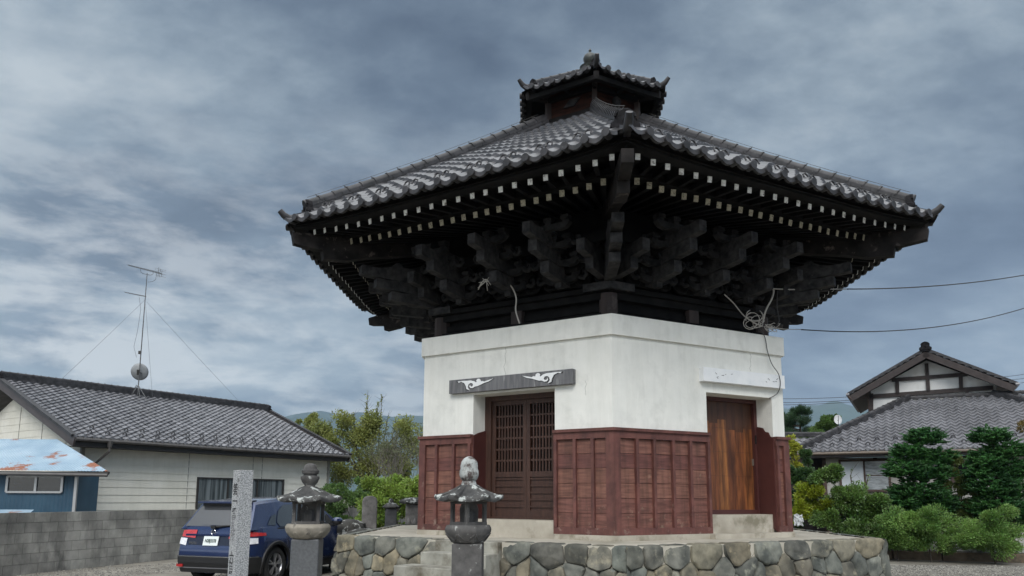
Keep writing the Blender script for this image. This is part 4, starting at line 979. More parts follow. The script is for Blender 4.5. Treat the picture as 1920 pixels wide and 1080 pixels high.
# ---- right house
rd = V((.883, -.47, 0)).normalized(); rp = V((-rd.y, rd.x, 0))
A0 = pt(1495, 848, 26.0); ra2 = 3.52; ridz = pt(1721, 750, 27.45).z; rz_ = ridz-A0.z
ro = V((A0.x, A0.y, 0)); rhs = thing('tiled_house', 'traditional house with grey tiled hip roof and white half-timbered gable behind the garden', 'house', ro)
a0 = A0-ro; vs2 = V((rp.x*ra2, rp.y*ra2, rz_)); L2 = vs2.length; vs2 = vs2/L2; LR = 12.0
H0 = a0+rd*ra2+vs2*L2
hl = 2.55   # ridge length before the right hip
TL = 2*ra2+hl+3.2
slope_tiles('roof_slope', A0, rd, TL, vs2, L2, .275, .24, lambda v: (ra2*v/L2, TL), tiler, rhs, 6, 1.7, (.25, .62))
# left hip end slope
vL = V((rd.x*ra2, rd.y*ra2, rz_)).normalized(); 
slope_tiles('roof_slope', A0+rp*7.04, -rp, 7.04, vL, L2, .275, .24, lambda v: (ra2*v/L2, 7.04-ra2*v/L2), tiler, rhs, 4, 1.6)
hr = ridge(a0+(H0-a0)*.03+UZ*.02, H0+UZ*.02, (H0-a0).cross(UZ).normalized(), .20, .20, rhs, 'hip_ridge', capr=.075, layers=2, wire=False)
ornament(hr, a0+(H0-a0)*.03+UZ*.0, (H0-a0).cross(UZ).normalized(), -V((H0.x-a0.x, H0.y-a0.y, 0)).normalized(), .45)
ridge(H0+UZ*.01, H0+rd*(hl+3)+UZ*.01, rp, .14, .2, rhs, 'roof_ridge', capr=.06, layers=2, wire=False)
q0 = a0-UZ*.12; m_ = MB(); m_.beam(q0+rp*.05, q0+rp*.05+rd*TL, .05, .16); m_.beam(q0+rd*.05, q0+rd*.05+rp*7, .05, .16); m_.build('eave_fascia', fascb, rhs)
m_ = MB(); m_.tube([q0-rp*.05+UZ*.05, q0-rp*.05+UZ*.05+rd*TL], .05, 8); m_.build('gutter', mat('copper_gutter', (.10,.075,.055), (.14,.11,.085), 4, .5), rhs)
m_ = MB(); m_.add([q0-UZ*.06, q0-UZ*.06+rd*TL, q0-UZ*.06+rd*TL+rp*.75, q0-UZ*.06+rp*.75], [(0,1,2,3)]); m_.build('soffit', fascb, rhs)
rwall = mat('grey_render', (.34,.335,.31), (.42,.41,.385), 1.1, .9, .002, 60, stain=(.28,.27,.25), sth=.6); rwd = mat('brown_timber', (.045,.028,.022), (.08,.052,.04), 6, .7, .002, stretch=(1,1,3))
def rb(mb, t0, t1, z0, z1, o0, o1, mi=0): mb.obox(a0+rd*(t0+t1)/2+rp*(.7+(o0+o1)/2)+UZ*((z0+z1)/2-A0.z), rd*(t1-t0)/2, rp*(o1-o0)/2, UZ*(z1-z0)/2, mi)
m_ = MB(); rb(m_, .7, TL, 0, A0.z-.19, 0, 6); m_.build('wall', rwall, rhs)
m_ = MB()
for t in (.7, 2.3): rb(m_, t, t+.12, 0, A0.z-.2, -.015, 0)
m_.build('timber_post', rwd, rhs)
Wq = a0+rp*.66+ro
def rt(px, py): q = wp(px, py, Wq, rd); return (q-ro-a0).dot(rd), q.z
def rwindow(x0, x1, yt, yb, panes, name='window'):
    t0, zt = rt(x0, yt); t1, _ = rt(x1, yt); zb = rt((x0+x1)/2, yb)[1]
    m_ = MB(); rb(m_, t0, t1, zt-.07, zt, -.09, -.002); rb(m_, t0, t1, zb, zb+.07, -.09, -.002); rb(m_, t0, t0+.07, zb+.07, zt-.07, -.09, -.002); rb(m_, t1-.07, t1, zb+.07, zt-.07, -.09, -.002)
    for s in panes[1:]: t = t0+(t1-t0)*s[0]; rb(m_, t-.025, t+.025, zb+.07, zt-.07, -.07, -.002)
    w = m_.build(name, rwd, rhs)
    for i, s in enumerate(panes):
        a = t0+(t1-t0)*s[0]+.03; b = t0+(t1-t0)*(panes[i+1][0] if i+1 < len(panes) else 1)-.03; p_ = MB(); rb(p_, a, b, zb+.07, zt-.07, -.045, -.03); po = p_.build('pane', s[1], w)
        if s[2]: p_ = MB(); rb(p_, a, b, (zt+zb)/2-.015, (zt+zb)/2+.015, -.055, -.046); p_.build('glazing_bar', rwd, po) if 0 else p_.build('glazing_bar', rwd, w)
shoji = mat('papered_pane', (.50,.54,.58), (.62,.66,.69), 2, .3, spec=.6); pgl = mat('reflecting_pane', (.17,.19,.20), (.34,.37,.39), 4, .15, stretch=(1,1,4), spec=.7)
rwindow(1572, 1668, 862, 922, [(0, shoji, 0), (.5, pgl, 1)])
rwindow(1780, 1880, 856, 905, [(0, glassd, 0), (.45, pgl, 1)])
# upper half-timbered gable
whw = mat('white_render', (.60,.61,.60), (.68,.68,.66), 2, .9, .001, stain=(.48,.47,.43), sth=.63, sscale=1.3, swidth=.15); dkt = mat('black_timber', (.022,.016,.015), (.04,.03,.028), 6, .75)
UG = H0+rp*.25+ro
def ug(px, py): q = wp(px, py, UG, rd); return (q-ro-H0).dot(rd), q.z
tl, zl = ug(1634, 752); tr, zr = ug(1868, 738); tap, zap = ug(1737, 676)
zb0 = H0.z-.3
m_ = MB(); X_ = rd; o_ = H0+rp*.25-UZ*(H0.z)
zside = ug(1634, 733)[1]; zsr = ug(1868, 722)[1]
poly = [(tl, zb0), (tr, zb0), (tr, zsr), (tap, zap), (tl, zside)]
m_.prism(poly, o_, X_, UZ, rp, 5.0); clean(m_.build('upper_wall', whw, rhs))
tm = MB()
def tb_(p, q, w=.12, o=.04): 
    (a, za), (b, zb) = ug(*p), ug(*q); tm.beam(o_+X_*a+UZ*za-rp*o, o_+X_*b+UZ*zb-rp*o, .1, w, 0, UZ) if abs(a-b) > abs(za-zb) else tm.beam(o_+X_*a+UZ*za-rp*o, o_+X_*b+UZ*zb-rp*o, w, .1, 0, rp)
tb_((1632, 744), (1862, 727), .15); tb_((1672, 713), (1814, 702), .13, .05); tb_((1737, 682), (1741, 735), .12); tb_((1682, 712), (1683, 740), .12); tb_((1801, 702), (1802, 731), .12); tb_((1634, 738), (1634, 776), .13); tb_((1720, 742), (1720, 746), .1); tb_((1813, 733), (1813, 740), .1)
tm.build('timber_frame', dkt, rhs)
# gable roof over it: both slopes run back along rp
gl, gzl = ug(1593, 745); gr, gzr = ug(1903, 726); ga, gza = ug(1735, 663); m_ = MB(); fr_ = .7
for (t0, z0), (t1, z1), nm in (((gl, gzl), (ga, gza), 0), ((gr, gzr), (ga, gza), 1)):
    P0 = o_+X_*t0+UZ*z0-rp*fr_; P1 = o_+X_*t1+UZ*z1-rp*fr_; dv = (P1-P0); lv = dv.length; dv.normalize()
    Ud = rp if nm == 0 else rp
    sob = slope_tiles('upper_roof_slope', P0+ro, Ud, 6.2, dv, lv, .275, .24, lambda v: (0, 6.2), tiler, rhs, 4, 1.0, None, True)
    b_ = MB(); upn = dv.cross(Ud); upn = upn if upn.z > 0 else -upn
    b_.beam(P0-upn*.02+rp*.02-upn*.14, P1+rp*.02-upn*.14, .06, .22, 0, upn); b_.build('bargeboard', dkt, sob)
    b_ = MB(); b_.beam(P0-upn*.06+rp*3.1, P1-upn*.06+rp*3.1, 6.1, .05, 0, upn); b_.build('roof_deck', dkt, sob)
    b_ = MB(); b_.beam(P0+upn*.05+rp*.06, P1+upn*.05+rp*.06, .16, .08, 0, upn); b_.build('verge_tiles', tiled, sob)
PA_ = o_+X_*ga+UZ*gza-rp*fr_
hr = ridge(PA_+rp*.05, PA_+rp*6, rd, .25, .24, rhs, 'roof_ridge', capr=.08, wire=False); ornament(hr, PA_-rp*.02+UZ*.0, rd, -rp, .85)
m_ = MB(); q = o_+X_*gl+UZ*(gzl-.04)-rp*fr_; w1 = o_+X_*(tl-.1)+UZ*(zside-.25)-rp*.05; m_.tube([q, q+X_*.1-UZ*.12, w1, w1-UZ*1.0], .035, 6); m_.build('downpipe', rwd, rhs)
# right hip running down to the right from the ridge
P0 = H0+rd*(hl)+UZ*.02; m_ = ridge(P0+rd*3.0-rp*2.2-UZ*1.35, P0, (rd*3.0-rp*2.2).cross(UZ).normalized(), .2, .22, rhs, 'hip_ridge', layers=2, wire=False)
# small low tiled wing to the left of the house
p = pt(1490, 846, 29); wing = thing('tiled_outbuilding', 'small low tiled outbuilding roof peeking out left of the traditional house', 'outbuilding', (p.x, p.y, 0))
slope_tiles('roof_slope', p+V((-.7, 0, .0)), V((1,0,0)), 3.3, V((0,.82,.57)).normalized(), 1.0, .275, .24, lambda v: (0, 3.3), tiler, wing, 5, 1.2)
ridge(V((-.7,.8,.62+p.z)), V((2.6,.8,.62+p.z)), V((0,1,0)), .18, .2, wing, 'roof_ridge', layers=2, wire=False)
m_ = MB(); m_.box((1.0, .9, p.z/2-.1), (3, 1.2, p.z-.25)); m_.build('wall', dkt, wing)
p = pt(1571, 788, 31); dsh = thing('satellite_dish', 'white satellite dish above the hip roof beside the pine tree', 'satellite dish', p)
m_ = MB(); dn = V((-.2, -.6, .3)).normalized(); dx = dn.cross(UZ).normalized(); dz = dx.cross(dn)
for i in range(5):
    for k in range(18): a = 2*pi*k/18; r = .19*i/4; m_.v.append(tuple(dx*r*cos(a)*.8+dz*r*sin(a)*1.2+dn*(.06*(i/4)**2)))
for i in range(4):
    for k in range(18): m_.f.append([i*18+k, i*18+(k+1) % 18, (i+1)*18+(k+1) % 18, (i+1)*18+k]); m_.m.append(0)
m_.build('reflector', mat('white_dish_paint', (.42,.43,.44), (.5,.51,.52), 5, .6), dsh, smooth=True); m_ = MB(); m_.tube([(0,0,0), (.05,.1,-.3), (.05,.1,-p.z)], .03, 6); m_.tube([-dz*.25, dn*.35], .012, 5); m_.build('pole', galv, dsh)

# ------------------------------------------------------------------ car
paint = mat('navy_paint', (.011,.026,.09), rough=.22, metal=.3, coat=1, spec=.6); blackp = mat('black_trim', (.012,.012,.013), rough=.55); tyre_m = mat('tyre_rubber', (.014,.014,.014), (.022,.022,.022), 20, .85)
chrome = mat('chrome', (.65,.66,.68), rough=.15, metal=1); rim_m = mat('alloy', (.5,.5,.52), rough=.28, metal=.8); cglass = mat('car_glass', (.012,.016,.018), rough=.03, spec=.9, coat=1)
lampr = mat('red_lamp', (.35,.012,.015), (.5,.03,.03), 15, .12, coat=1); lampc = mat('clear_lamp', (.55,.56,.58), (.75,.75,.77), 25, .15, coat=1); platem = mat('plate_white', (.68,.72,.70), rough=.5)
CARX, CARY, CARA = -4.74, 14.0, radians(-18.5)     # rear-right corner of the bumper, heading
car = thing('parked_car', 'dark blue compact SUV seen from the rear, parked behind the granite post', 'car', (CARX, CARY, 0), CARA)
CO = V((-.885, 0, 0))     # centre line
def sgn(x): return (x > 0)-(x < 0)
RW, FW, WRd = .82, 3.43, .335
def cw_(y, z):            # body half width
    w = .885
    if y < .5: w -= .20*((.5-y)/.5)**2.2
    if y > 3.5: w -= .26*((y-3.5)/.8)**2
    if z > .70: w -= .075*((z-.70)/.35)**1.6 if z < 1.06 else .075+.0
    if z < .45: w -= .05*((.45-z)/.25)**1.5
    # haunch over the rear wheel
    w += .02*math.exp(-((y-.85)/.5)**2)*math.exp(-((z-.78)/.16)**2)
    return w
def arch(y):
    zb = .22
    for c in (RW, FW):
        if abs(y-c) < .395: zb = max(zb, WRd+sqrt(max(0, .395**2-(y-c)**2))-.0)
    return zb
def zbelt(y):
    if y < 3.15: return 1.04-.04*min(1, y/3.15)
    return 1.0-.22*((y-3.15)/1.15)**1.3
ys = [0, .02, .06, .12, .2, .3, .4]+[RW-.395+.79*i/14 for i in range(15)]+[1.35, 1.6, 1.9, 2.2, 2.5, 2.8, 2.95]+[FW-.395+.79*i/14 for i in range(15)]+[3.9, 4.05, 4.18, 4.26, 4.29]
ys = sorted(set(round(y, 4) for y in ys)); LV = 12; m_ = MB()
def yoff(y, z): return (.13*max(0, (z-.60)/.45)**1.2+.05*max(0, (.42-z)/.2))*max(0, 1-y/.55)
ringn = None
for y in ys:
    zb, zt = arch(y), zbelt(y); zt = max(zt, zb+.03); row = []
    for s in (1, -1):
        r_ = []
        for l in range(LV+1):
            z = zb+(zt-zb)*l/LV; r_.append(CO+V((s*cw_(y, z), y+yoff(y, z), z)))
        w = cw_(y, zt); ww = w-.06; r_.append(CO+V((s*ww, y+yoff(y, zt)+.02*(y < .5), zt+.025))); r_.append(CO+V((s*ww*.5, y+yoff(y, zt)+.02*(y < .5), zt+.045+(.05 if y > 3.2 else 0))))
        row.append(r_ if s > 0 else r_[::-1])
    allr = row[0]+row[1]; ringn = len(allr); m_.v += [tuple(p) for p in allr]
for j in range(len(ys)-1):
    for q in range(ringn-1): a = j*ringn+q; m_.f.append([a, a+1, a+1+ringn, a+ringn]); m_.m.append(0)
for l in range(LV+2):      # rear and front faces
    a, b = l, ringn-1-l
    m_.f.append([a, b, b-1, a+1]); m_.m.append(0); c0 = (len(ys)-1)*ringn; m_.f.append([c0+a, c0+a+1, c0+b-1, c0+b]); m_.m.append(0)
m_.f = [f for f in m_.f]; m_.m = [0]*len(m_.f)
body = m_.build('body', paint, car, smooth=radians(35))
clean(body, 1e-4); body.data.set_sharp_from_angle(angle=radians(35))
m_ = MB(); m_.box(CO+V((0, 2.15, .30)), (1.5, 3.9, .12)); m_.box(CO+V((0, 2.15, .6)), (1.12, 3.8, .6)); m_.box(CO+V((0, .2, .32)), (1.3, .24, .1)); m_.build('underbody', blackp, body)
# cabin
def cab(y, t):     # t 0 belt .. 1 roof edge ; half width
    return .815-.20*t-.05*max(0, (.9-y)/.9)*(.4+t)
def roofz(y):
    if y < .30: return 1.50
    if y < 2.5: return 1.605-.10*((1.6-y)/1.3)**2 if y < 1.6 else 1.605-.07*((y-1.6)/.9)**2
    return 1.535
m_ = MB(); cs = [.14, .30, .46, .62, .9, 1.3, 1.6, 2.0, 2.3, 2.55, 2.75, 3.0, 3.25]
rows_ = []
for y in cs:
    t1 = 1.0; zt = roofz(y) if y >= .46 else 1.04+(1.50-1.04)*(y-.14)/.32
    if y > 2.5: zt = 1.535-(1.535-1.0)*((y-2.5)/.78)**1.05
    zt = max(zt, 1.045); row = []; tt_ = (zt-1.02)/.56
    for s in (1, -1):
        r_ = [CO+V((s*cab(y, 0), y, 1.0)), CO+V((s*cab(y, .5*tt_), y, 1.02+.5*(zt-.04-1.02))), CO+V((s*(cab(y, .93*tt_)), y, 1.02+.93*(zt-.035-1.02))), CO+V((s*(cab(y, tt_)-.05), y, zt-.02)), CO+V((s*(cab(y, tt_)-.25), y, zt)), CO+V((s*.08, y, zt+.008))]
        row.append(r_ if s > 0 else r_[::-1])
    rows_.append(row[0]+row[1]); m_.v += [tuple(p) for p in rows_[-1]]
n_ = 12
for j in range(len(cs)-1):
    for q in range(n_-1): a = j*n_+q; m_.f.append([a, a+1, a+1+n_, a+n_]); m_.m.append(0)
m_.f.append(list(range(n_))[::-1]); m_.m.append(0)
cbn = m_.build('cabin', paint, car, smooth=radians(30))
def sidep(y, t, o=.006): 
    return CO+V((cab(y, t)+o, y, 1.02+t*.545))
def swin(pts, name, m, par, o=.007):
    m_ = MB(); vs = [sidep(y, t, o) for y, t in pts]; m_.add(vs, [list(range(len(vs)))]); vs2 = [V((CO.x*2-v.x, v.y, v.z)) for v in vs]; m_.add(vs2, [list(range(len(vs2)))[::-1]]); return m_.build(name, m, par)
swin([(1.98, .03), (2.95, .03), (2.52, .78), (1.98, .84)][::1], 'door_window', cglass, cbn)
swin([(1.0, .04), (1.92, .03), (1.92, .84), (1.25, .80), (1.05, .60), (.92, .2)], 'door_window', cglass, cbn)
swin([(.62, .12), (.86, .10), (.98, .5), (.80, .42)], 'quarter_window', cglass, cbn)
m_ = MB()
for y in (1.95,): m_.tube([sidep(y, 0, .004), sidep(y, .5, .004), sidep(y, .88, .004)], .022, 5)
m_.tube([sidep(.9, -.01, .01), sidep(2.0, -.01, .01), sidep(3.0, -.01, .01)], .012, 5); m_.build('window_trim', blackp, cbn)
# tailgate glass, spoiler, wiper
def rg_(x, t, o=0): return CO+V((x*(.70-.17*t), .135+.32*t-o, 1.045+.46*t))
m_ = MB(); m_.add([rg_(-1, .04, .012), rg_(1, .04, .012), rg_(1, .86, .012), rg_(-1, .86, .012)], [(0,1,2,3)]); m_.build('rear_window', mat('tinted_rear_glass', (.05,.052,.056), rough=.1, spec=.8), cbn)
m_ = MB(); m_.prism([(-.57, 0), (.57, 0), (.54, .30), (-.54, .30)], CO+V((0, .29, 1.49)), (1,0,0), V((0, 1, .10)).normalized(), UZ, .03); m_.build('roof_spoiler', paint, cbn)
m_ = MB(); m_.prism([(-.53, .06), (.53, .06), (.51, .14), (-.51, .14)], CO+V((0, .33, 1.44)), (1,0,0), V((0, 1, .0)).normalized(), UZ, .062); m_.build('spoiler_shade_strip', blackp, cbn)  # black strip put in as the shade beneath the spoiler
m_ = MB(); m_.tube([CO+V((0, .09, 1.055)), CO+V((.26, .12, 1.075)), CO+V((.36, .13, 1.08))], [.028, .018, .01], 6); m_.box(CO+V((0, .10, 1.05)), (.10, .08, .06)); m_.build('rear_wiper', blackp, cbn)
# tail lamps wrap round the corners, clear piece underneath
def lampshape(zA, zB, x0, m, name, y1):
    m_ = MB(); 
    for s in (1, -1):
        P = []
        xs = [x0+(1-x0)*i/6 for i in range(7)]
        for q in xs:
            w = cw_(0, zA)*q; P.append((w, .0))
        for yy in (.03, .08, .16, .26, y1): P.append((cw_(yy, zA), yy))
        for i, (w, yy) in enumerate(P):
            f_ = i/(len(P)-1); za = zA+.05*f_; zb = zB+.02*f_-(.07*f_**2 if name == 'tail_lamp' else 0)
            for z in (za, zb): 
                o = .014; ww = w if i < 7 else cw_(yy, z); yo = yoff(yy, z); m_.v.append(tuple(CO+V((s*(ww+(o if i >= 6 else 0)), yy+yo-(o if i < 7 else 0), z))))
        n2_ = len(P); b0 = len(m_.v)-2*n2_
        for i in range(n2_-1): q = [b0+2*i, b0+2*i+2, b0+2*i+3, b0+2*i+1]; m_.f.append(q if s > 0 else q[::-1]); m_.m.append(0)
    return m_.build(name, m, body)
lampshape(.845, .995, .56, lampr, 'tail_lamp', .48); lampshape(.71, .84, .80, lampc, 'reversing_lamp', .26)
def rface(x, z, o=.006): return CO+V((x, .0+yoff(0, z)-o, z))
m_ = MB(); m_.add([rface(-.52, .72, .003), rface(.52, .72, .003), rface(.56, .90, .003), rface(-.56, .90, .003)], [(0,1,2,3)]); m_.build('tailgate_shade_panel', mat('navy_shadow_paint', (.003,.006,.022), rough=.35, metal=.3, coat=.6), body)  # flat panel with the recess shade put into a darker paint colour
m_ = MB(); m_.beam(rface(-.60, .905, .01), rface(.60, .905, .01), .03, .035); m_.build('tailgate_bar', paint, body)
m_ = MB(); c = rface(0, .80, .02); m_.obox(c, V((.165,0,0)), V((0,.006,0)), V((0,.02,.083))); plo = m_.build('number_plate', platem, body)
text('plate_characters', 'N28J3378', .085, mat('plate_ink', (.02,.05,.04), rough=.6), plo, c+V((0,-.012,0)), (1,0,0), (0,.02,.083), .001, .0015, .72)
em = text('badge_letters', 'VEZEL', .06, chrome, body, rface(-.40, .755, .012), (1,0,0), (0,.05,1), .003, 0, 1)
m_ = MB(); cc = rface(0, .955, .012)
m_.tube([cc+V((.05*cos(a), 0, .045*sin(a))) for a in [i*pi/6 for i in range(13)]], .006, 6); m_.beam(cc+V((-.022,0,-.025)), cc+V((-.028,0,.03)), .008, .012, 0, (0,1,0)); m_.beam(cc+V((.022,0,-.025)), cc+V((.028,0,.03)), .008, .012, 0, (0,1,0)); m_.beam(cc+V((-.024,0,0)), cc+V((.024,0,0)), .008, .01); m_.build('emblem', chrome, body)
m_ = MB()     # black lower bumper wraps round, with chrome line
def belt_strip(mb, z0, z1, o, yend, n=26):
    prev = None; P = []
    for i in range(n+1):
        a = -1+2*i/n
        x = a*cw_(0, (z0+z1)/2); P.append((x, 0, 0))
    left = [(-cw_(y, (z0+z1)/2), y, 1) for y in [yend*(1-i/8) for i in range(8)]]; right = [(cw_(y, (z0+z1)/2), y, 1) for y in [yend*(i+1)/8 for i in range(8)]]
    P = left+P+right; b0 = len(mb.v)
    for x, y, sd_ in P:
        for z in (z0, z1):
            w = cw_(y, z); xx = sgn(x)*(w+o) if sd_ else x*(w+o)/max(.01, cw_(0, (z0+z1)/2)); mb.v.append(tuple(CO+V((xx, y+yoff(y, z)-(0 if sd_ else o), z))))
    for i in range(len(P)-1): mb.f.append([b0+2*i, b0+2*i+2, b0+2*i+3, b0+2*i+1]); mb.m.append(0)
belt_strip(m_, .225, .40, .012, .40); belt_strip(m_, .40, .505, .014, .36); m_.build('lower_bumper', blackp, body, smooth=radians(50))
m_ = MB(); belt_strip(m_, .507, .525, .018, .30); m_.build('chrome_strip', chrome, body)
m_ = MB(); belt_strip(m_, .30, .318, .02, .1); m_.build('skid_strip', mat('grey_trim', (.16,.16,.17), rough=.4), body)
m_ = MB()
for s in (1, -1): m_.obox(CO+V((s*.66, .012, .345)), V((.09,s*.025,0)), V((0,.012,0)), V((0,0,.025)))
m_.build('reflector', lampr, body)
# arch cladding, sills, door lines, handles
m_ = MB()
for c in (RW, FW):
    for s in (1, -1):
        b0 = len(m_.v); nA = 18
        for i in range(nA+1):
            a = pi*(-.10+1.2*i/nA)
            for r, o in ((.385, -.03), (.392, .022), (.44, .022), (.455, .0)):
                y, z = c-r*cos(a), WRd+r*sin(a); z = max(z, .2); m_.v.append(tuple(CO+V((s*(max(cw_(min(max(y, .3), 3.85), z), .83)+o), y, z))))
        for i in range(nA):
            for q in range(3): a = b0+i*4+q; f_ = [a, a+1, a+5, a+4]; m_.f.append(f_ if s > 0 else f_[::-1]); m_.m.append(0)
m_.build('arch_cladding', blackp, body, smooth=radians(30))
m_ = MB()
for s in (1, -1): m_.beam(CO+V((s*.86, 1.26, .27)), CO+V((s*.86, 3.0, .27)), .07, .14); 
m_.build('sill_cladding', blackp, body)
m_ = MB()
for s in (1, -1): m_.beam(CO+V((s*.90, 1.30, .375)), CO+V((s*.90, 2.98, .375)), .012, .018)
m_.build('sill_strip', chrome, body)
m_ = MB()
for yy in ((1.15, 1.22), (1.95, 1.95), (2.98, 3.0)):
    m_.tube([CO+V((cw_(yy[0], z)+.0005, yy[0]+(yy[1]-yy[0])*(1-(z-.4)/.6), z)) for z in (.42, .6, .7, .8, .9, 1.0)], .005, 4)
m_.build('door_gap', blackp, body)
m_ = MB(); m_.tube([CO+V((cw_(2.1+.25*t, .86)+.025*sin(pi*t), 2.1+.25*t, .86)) for t in (0, .3, .7, 1)], .013, 6); m_.build('door_handle', paint, body)
for s in (1, -1):
    m_ = MB(); c = CO+V((s*.98, 2.78, 1.10)); m_.lathe([(.02, -.075), (.09, -.06), (.115, 0), (.10, .05), (.04, .08)], 12, c, 0, 0, 1.0); m_.beam(CO+V((s*.82, 2.80, 1.04)), c-V((0,0,.04)), .05, .05); mo = m_.build('wing_mirror', blackp, body, smooth=radians(50))
    m_ = MB(); m_.lathe([(.118, .0), (.117, .03), (.10, .058), (.05, .085)], 12, c+V((0,.006,.0)), 0, 0, 1.0); m_.build('mirror_cap', paint, mo)
# wheels
def wheel(s, y):
    c = CO+V((s*.775, y, WRd)); w = MB(); Rr = WRd; hwd = .105
    prof = [(.225, -hwd), (Rr-.03, -hwd), (Rr, -hwd*.7), (Rr, hwd*.7), (Rr-.03, hwd), (.232, hwd), (.225, hwd*.8)]
    n = 36
    for r, x in prof:
        for k in range(n): a = 2*pi*k/n; w.v.append(tuple(c+V((s*x, r*cos(a), r*sin(a)))))
    for i in range(len(prof)-1):
        for k in range(n): k2 = (k+1) % n; w.f.append([i*n+k, i*n+k2, (i+1)*n+k2, (i+1)*n+k]); w.m.append(0)
    to = w.build('wheel', tyre_m, car, smooth=radians(40))
    r_ = MB(); 
    pr = [(.222, -.06), (.222, hwd*.75), (.21, hwd*.86), (.198, hwd*.6), (.192, -.02)]
    for r, x in pr:
        for k in range(n): a = 2*pi*k/n; r_.v.append(tuple(c+V((s*x, r*cos(a), r*sin(a)))))
    for i in range(len(pr)-1):
        for k in range(n): k2 = (k+1) % n; r_.f.append([i*n+k, i*n+k2, (i+1)*n+k2, (i+1)*n+k]); r_.m.append(0)
    for k in range(5):
        for dd in (-.16, .16):
            a = 2*pi*k/5+.3; p0 = c+V((s*.07, .045*cos(a), .045*sin(a))); p1 = c+V((s*.074, .20*cos(a+dd), .20*sin(a+dd))); r_.beam(p0, p1, .02, .036, 0, (1,0,0))
    r_.tube([c+V((s*.05,0,0)), c+V((s*.085,0,0))], .045, 12)
    r_.build('rim', rim_m, to, smooth=radians(35))
    d_ = MB(); d_.tube([c+V((s*-.02,0,0)), c+V((s*.015,0,0))], .2, 20); d_.build('brake_disc', blackp, to)
for y in (RW, FW):
    for s in (1, -1): wheel(s, y)

# ------------------------------------------------------------------ vegetation
bark = mat('bark', (.035,.028,.02), (.085,.07,.055), 8, .9, .008, 30, stretch=(1,1,.3))
def leafm(name, c1, c2, scale=1.2, isl=.7, rough=.5):
    if name in MT: return MT[name]
    m = mat(name, c1, c2, scale, rough, island=isl, low=.35, high=.65)
    p = [n for n in m.node_tree.nodes if n.type == 'BSDF_PRINCIPLED'][0]; global nt; nt = m.node_tree
    col = p.inputs['Base Color'].links[0].from_socket; tr = N('ShaderNodeBsdfTranslucent'); L(col, tr.inputs[0]); mx = N('ShaderNodeMixShader'); mx.inputs[0].default_value = .28
    L(p.outputs[0], mx.inputs[1]); L(tr.outputs[0], mx.inputs[2]); L(mx.outputs[0], [n for n in nt.nodes if n.type == 'OUTPUT_MATERIAL'][0].inputs[0]); return m
def leaf(mb, p, d, s, w, rg, curl=.25):
    d = d.normalized(); x = d.cross(V((rg.uniform(-1, 1), rg.uniform(-1, 1), rg.uniform(-1, 1)))).normalized(); n = x.cross(d)
    b = len(mb.v); mb.v += [tuple(p), tuple(p+d*s*.5+x*w), tuple(p+d*s-n*s*curl), tuple(p+d*s*.5-x*w)]; mb.f.append([b, b+1, b+2, b+3]); mb.m.append(0)
def rdir(rg, upb=0): 
    v = V((rg.gauss(0, 1), rg.gauss(0, 1), rg.gauss(0, 1)+upb)); return v.normalized()
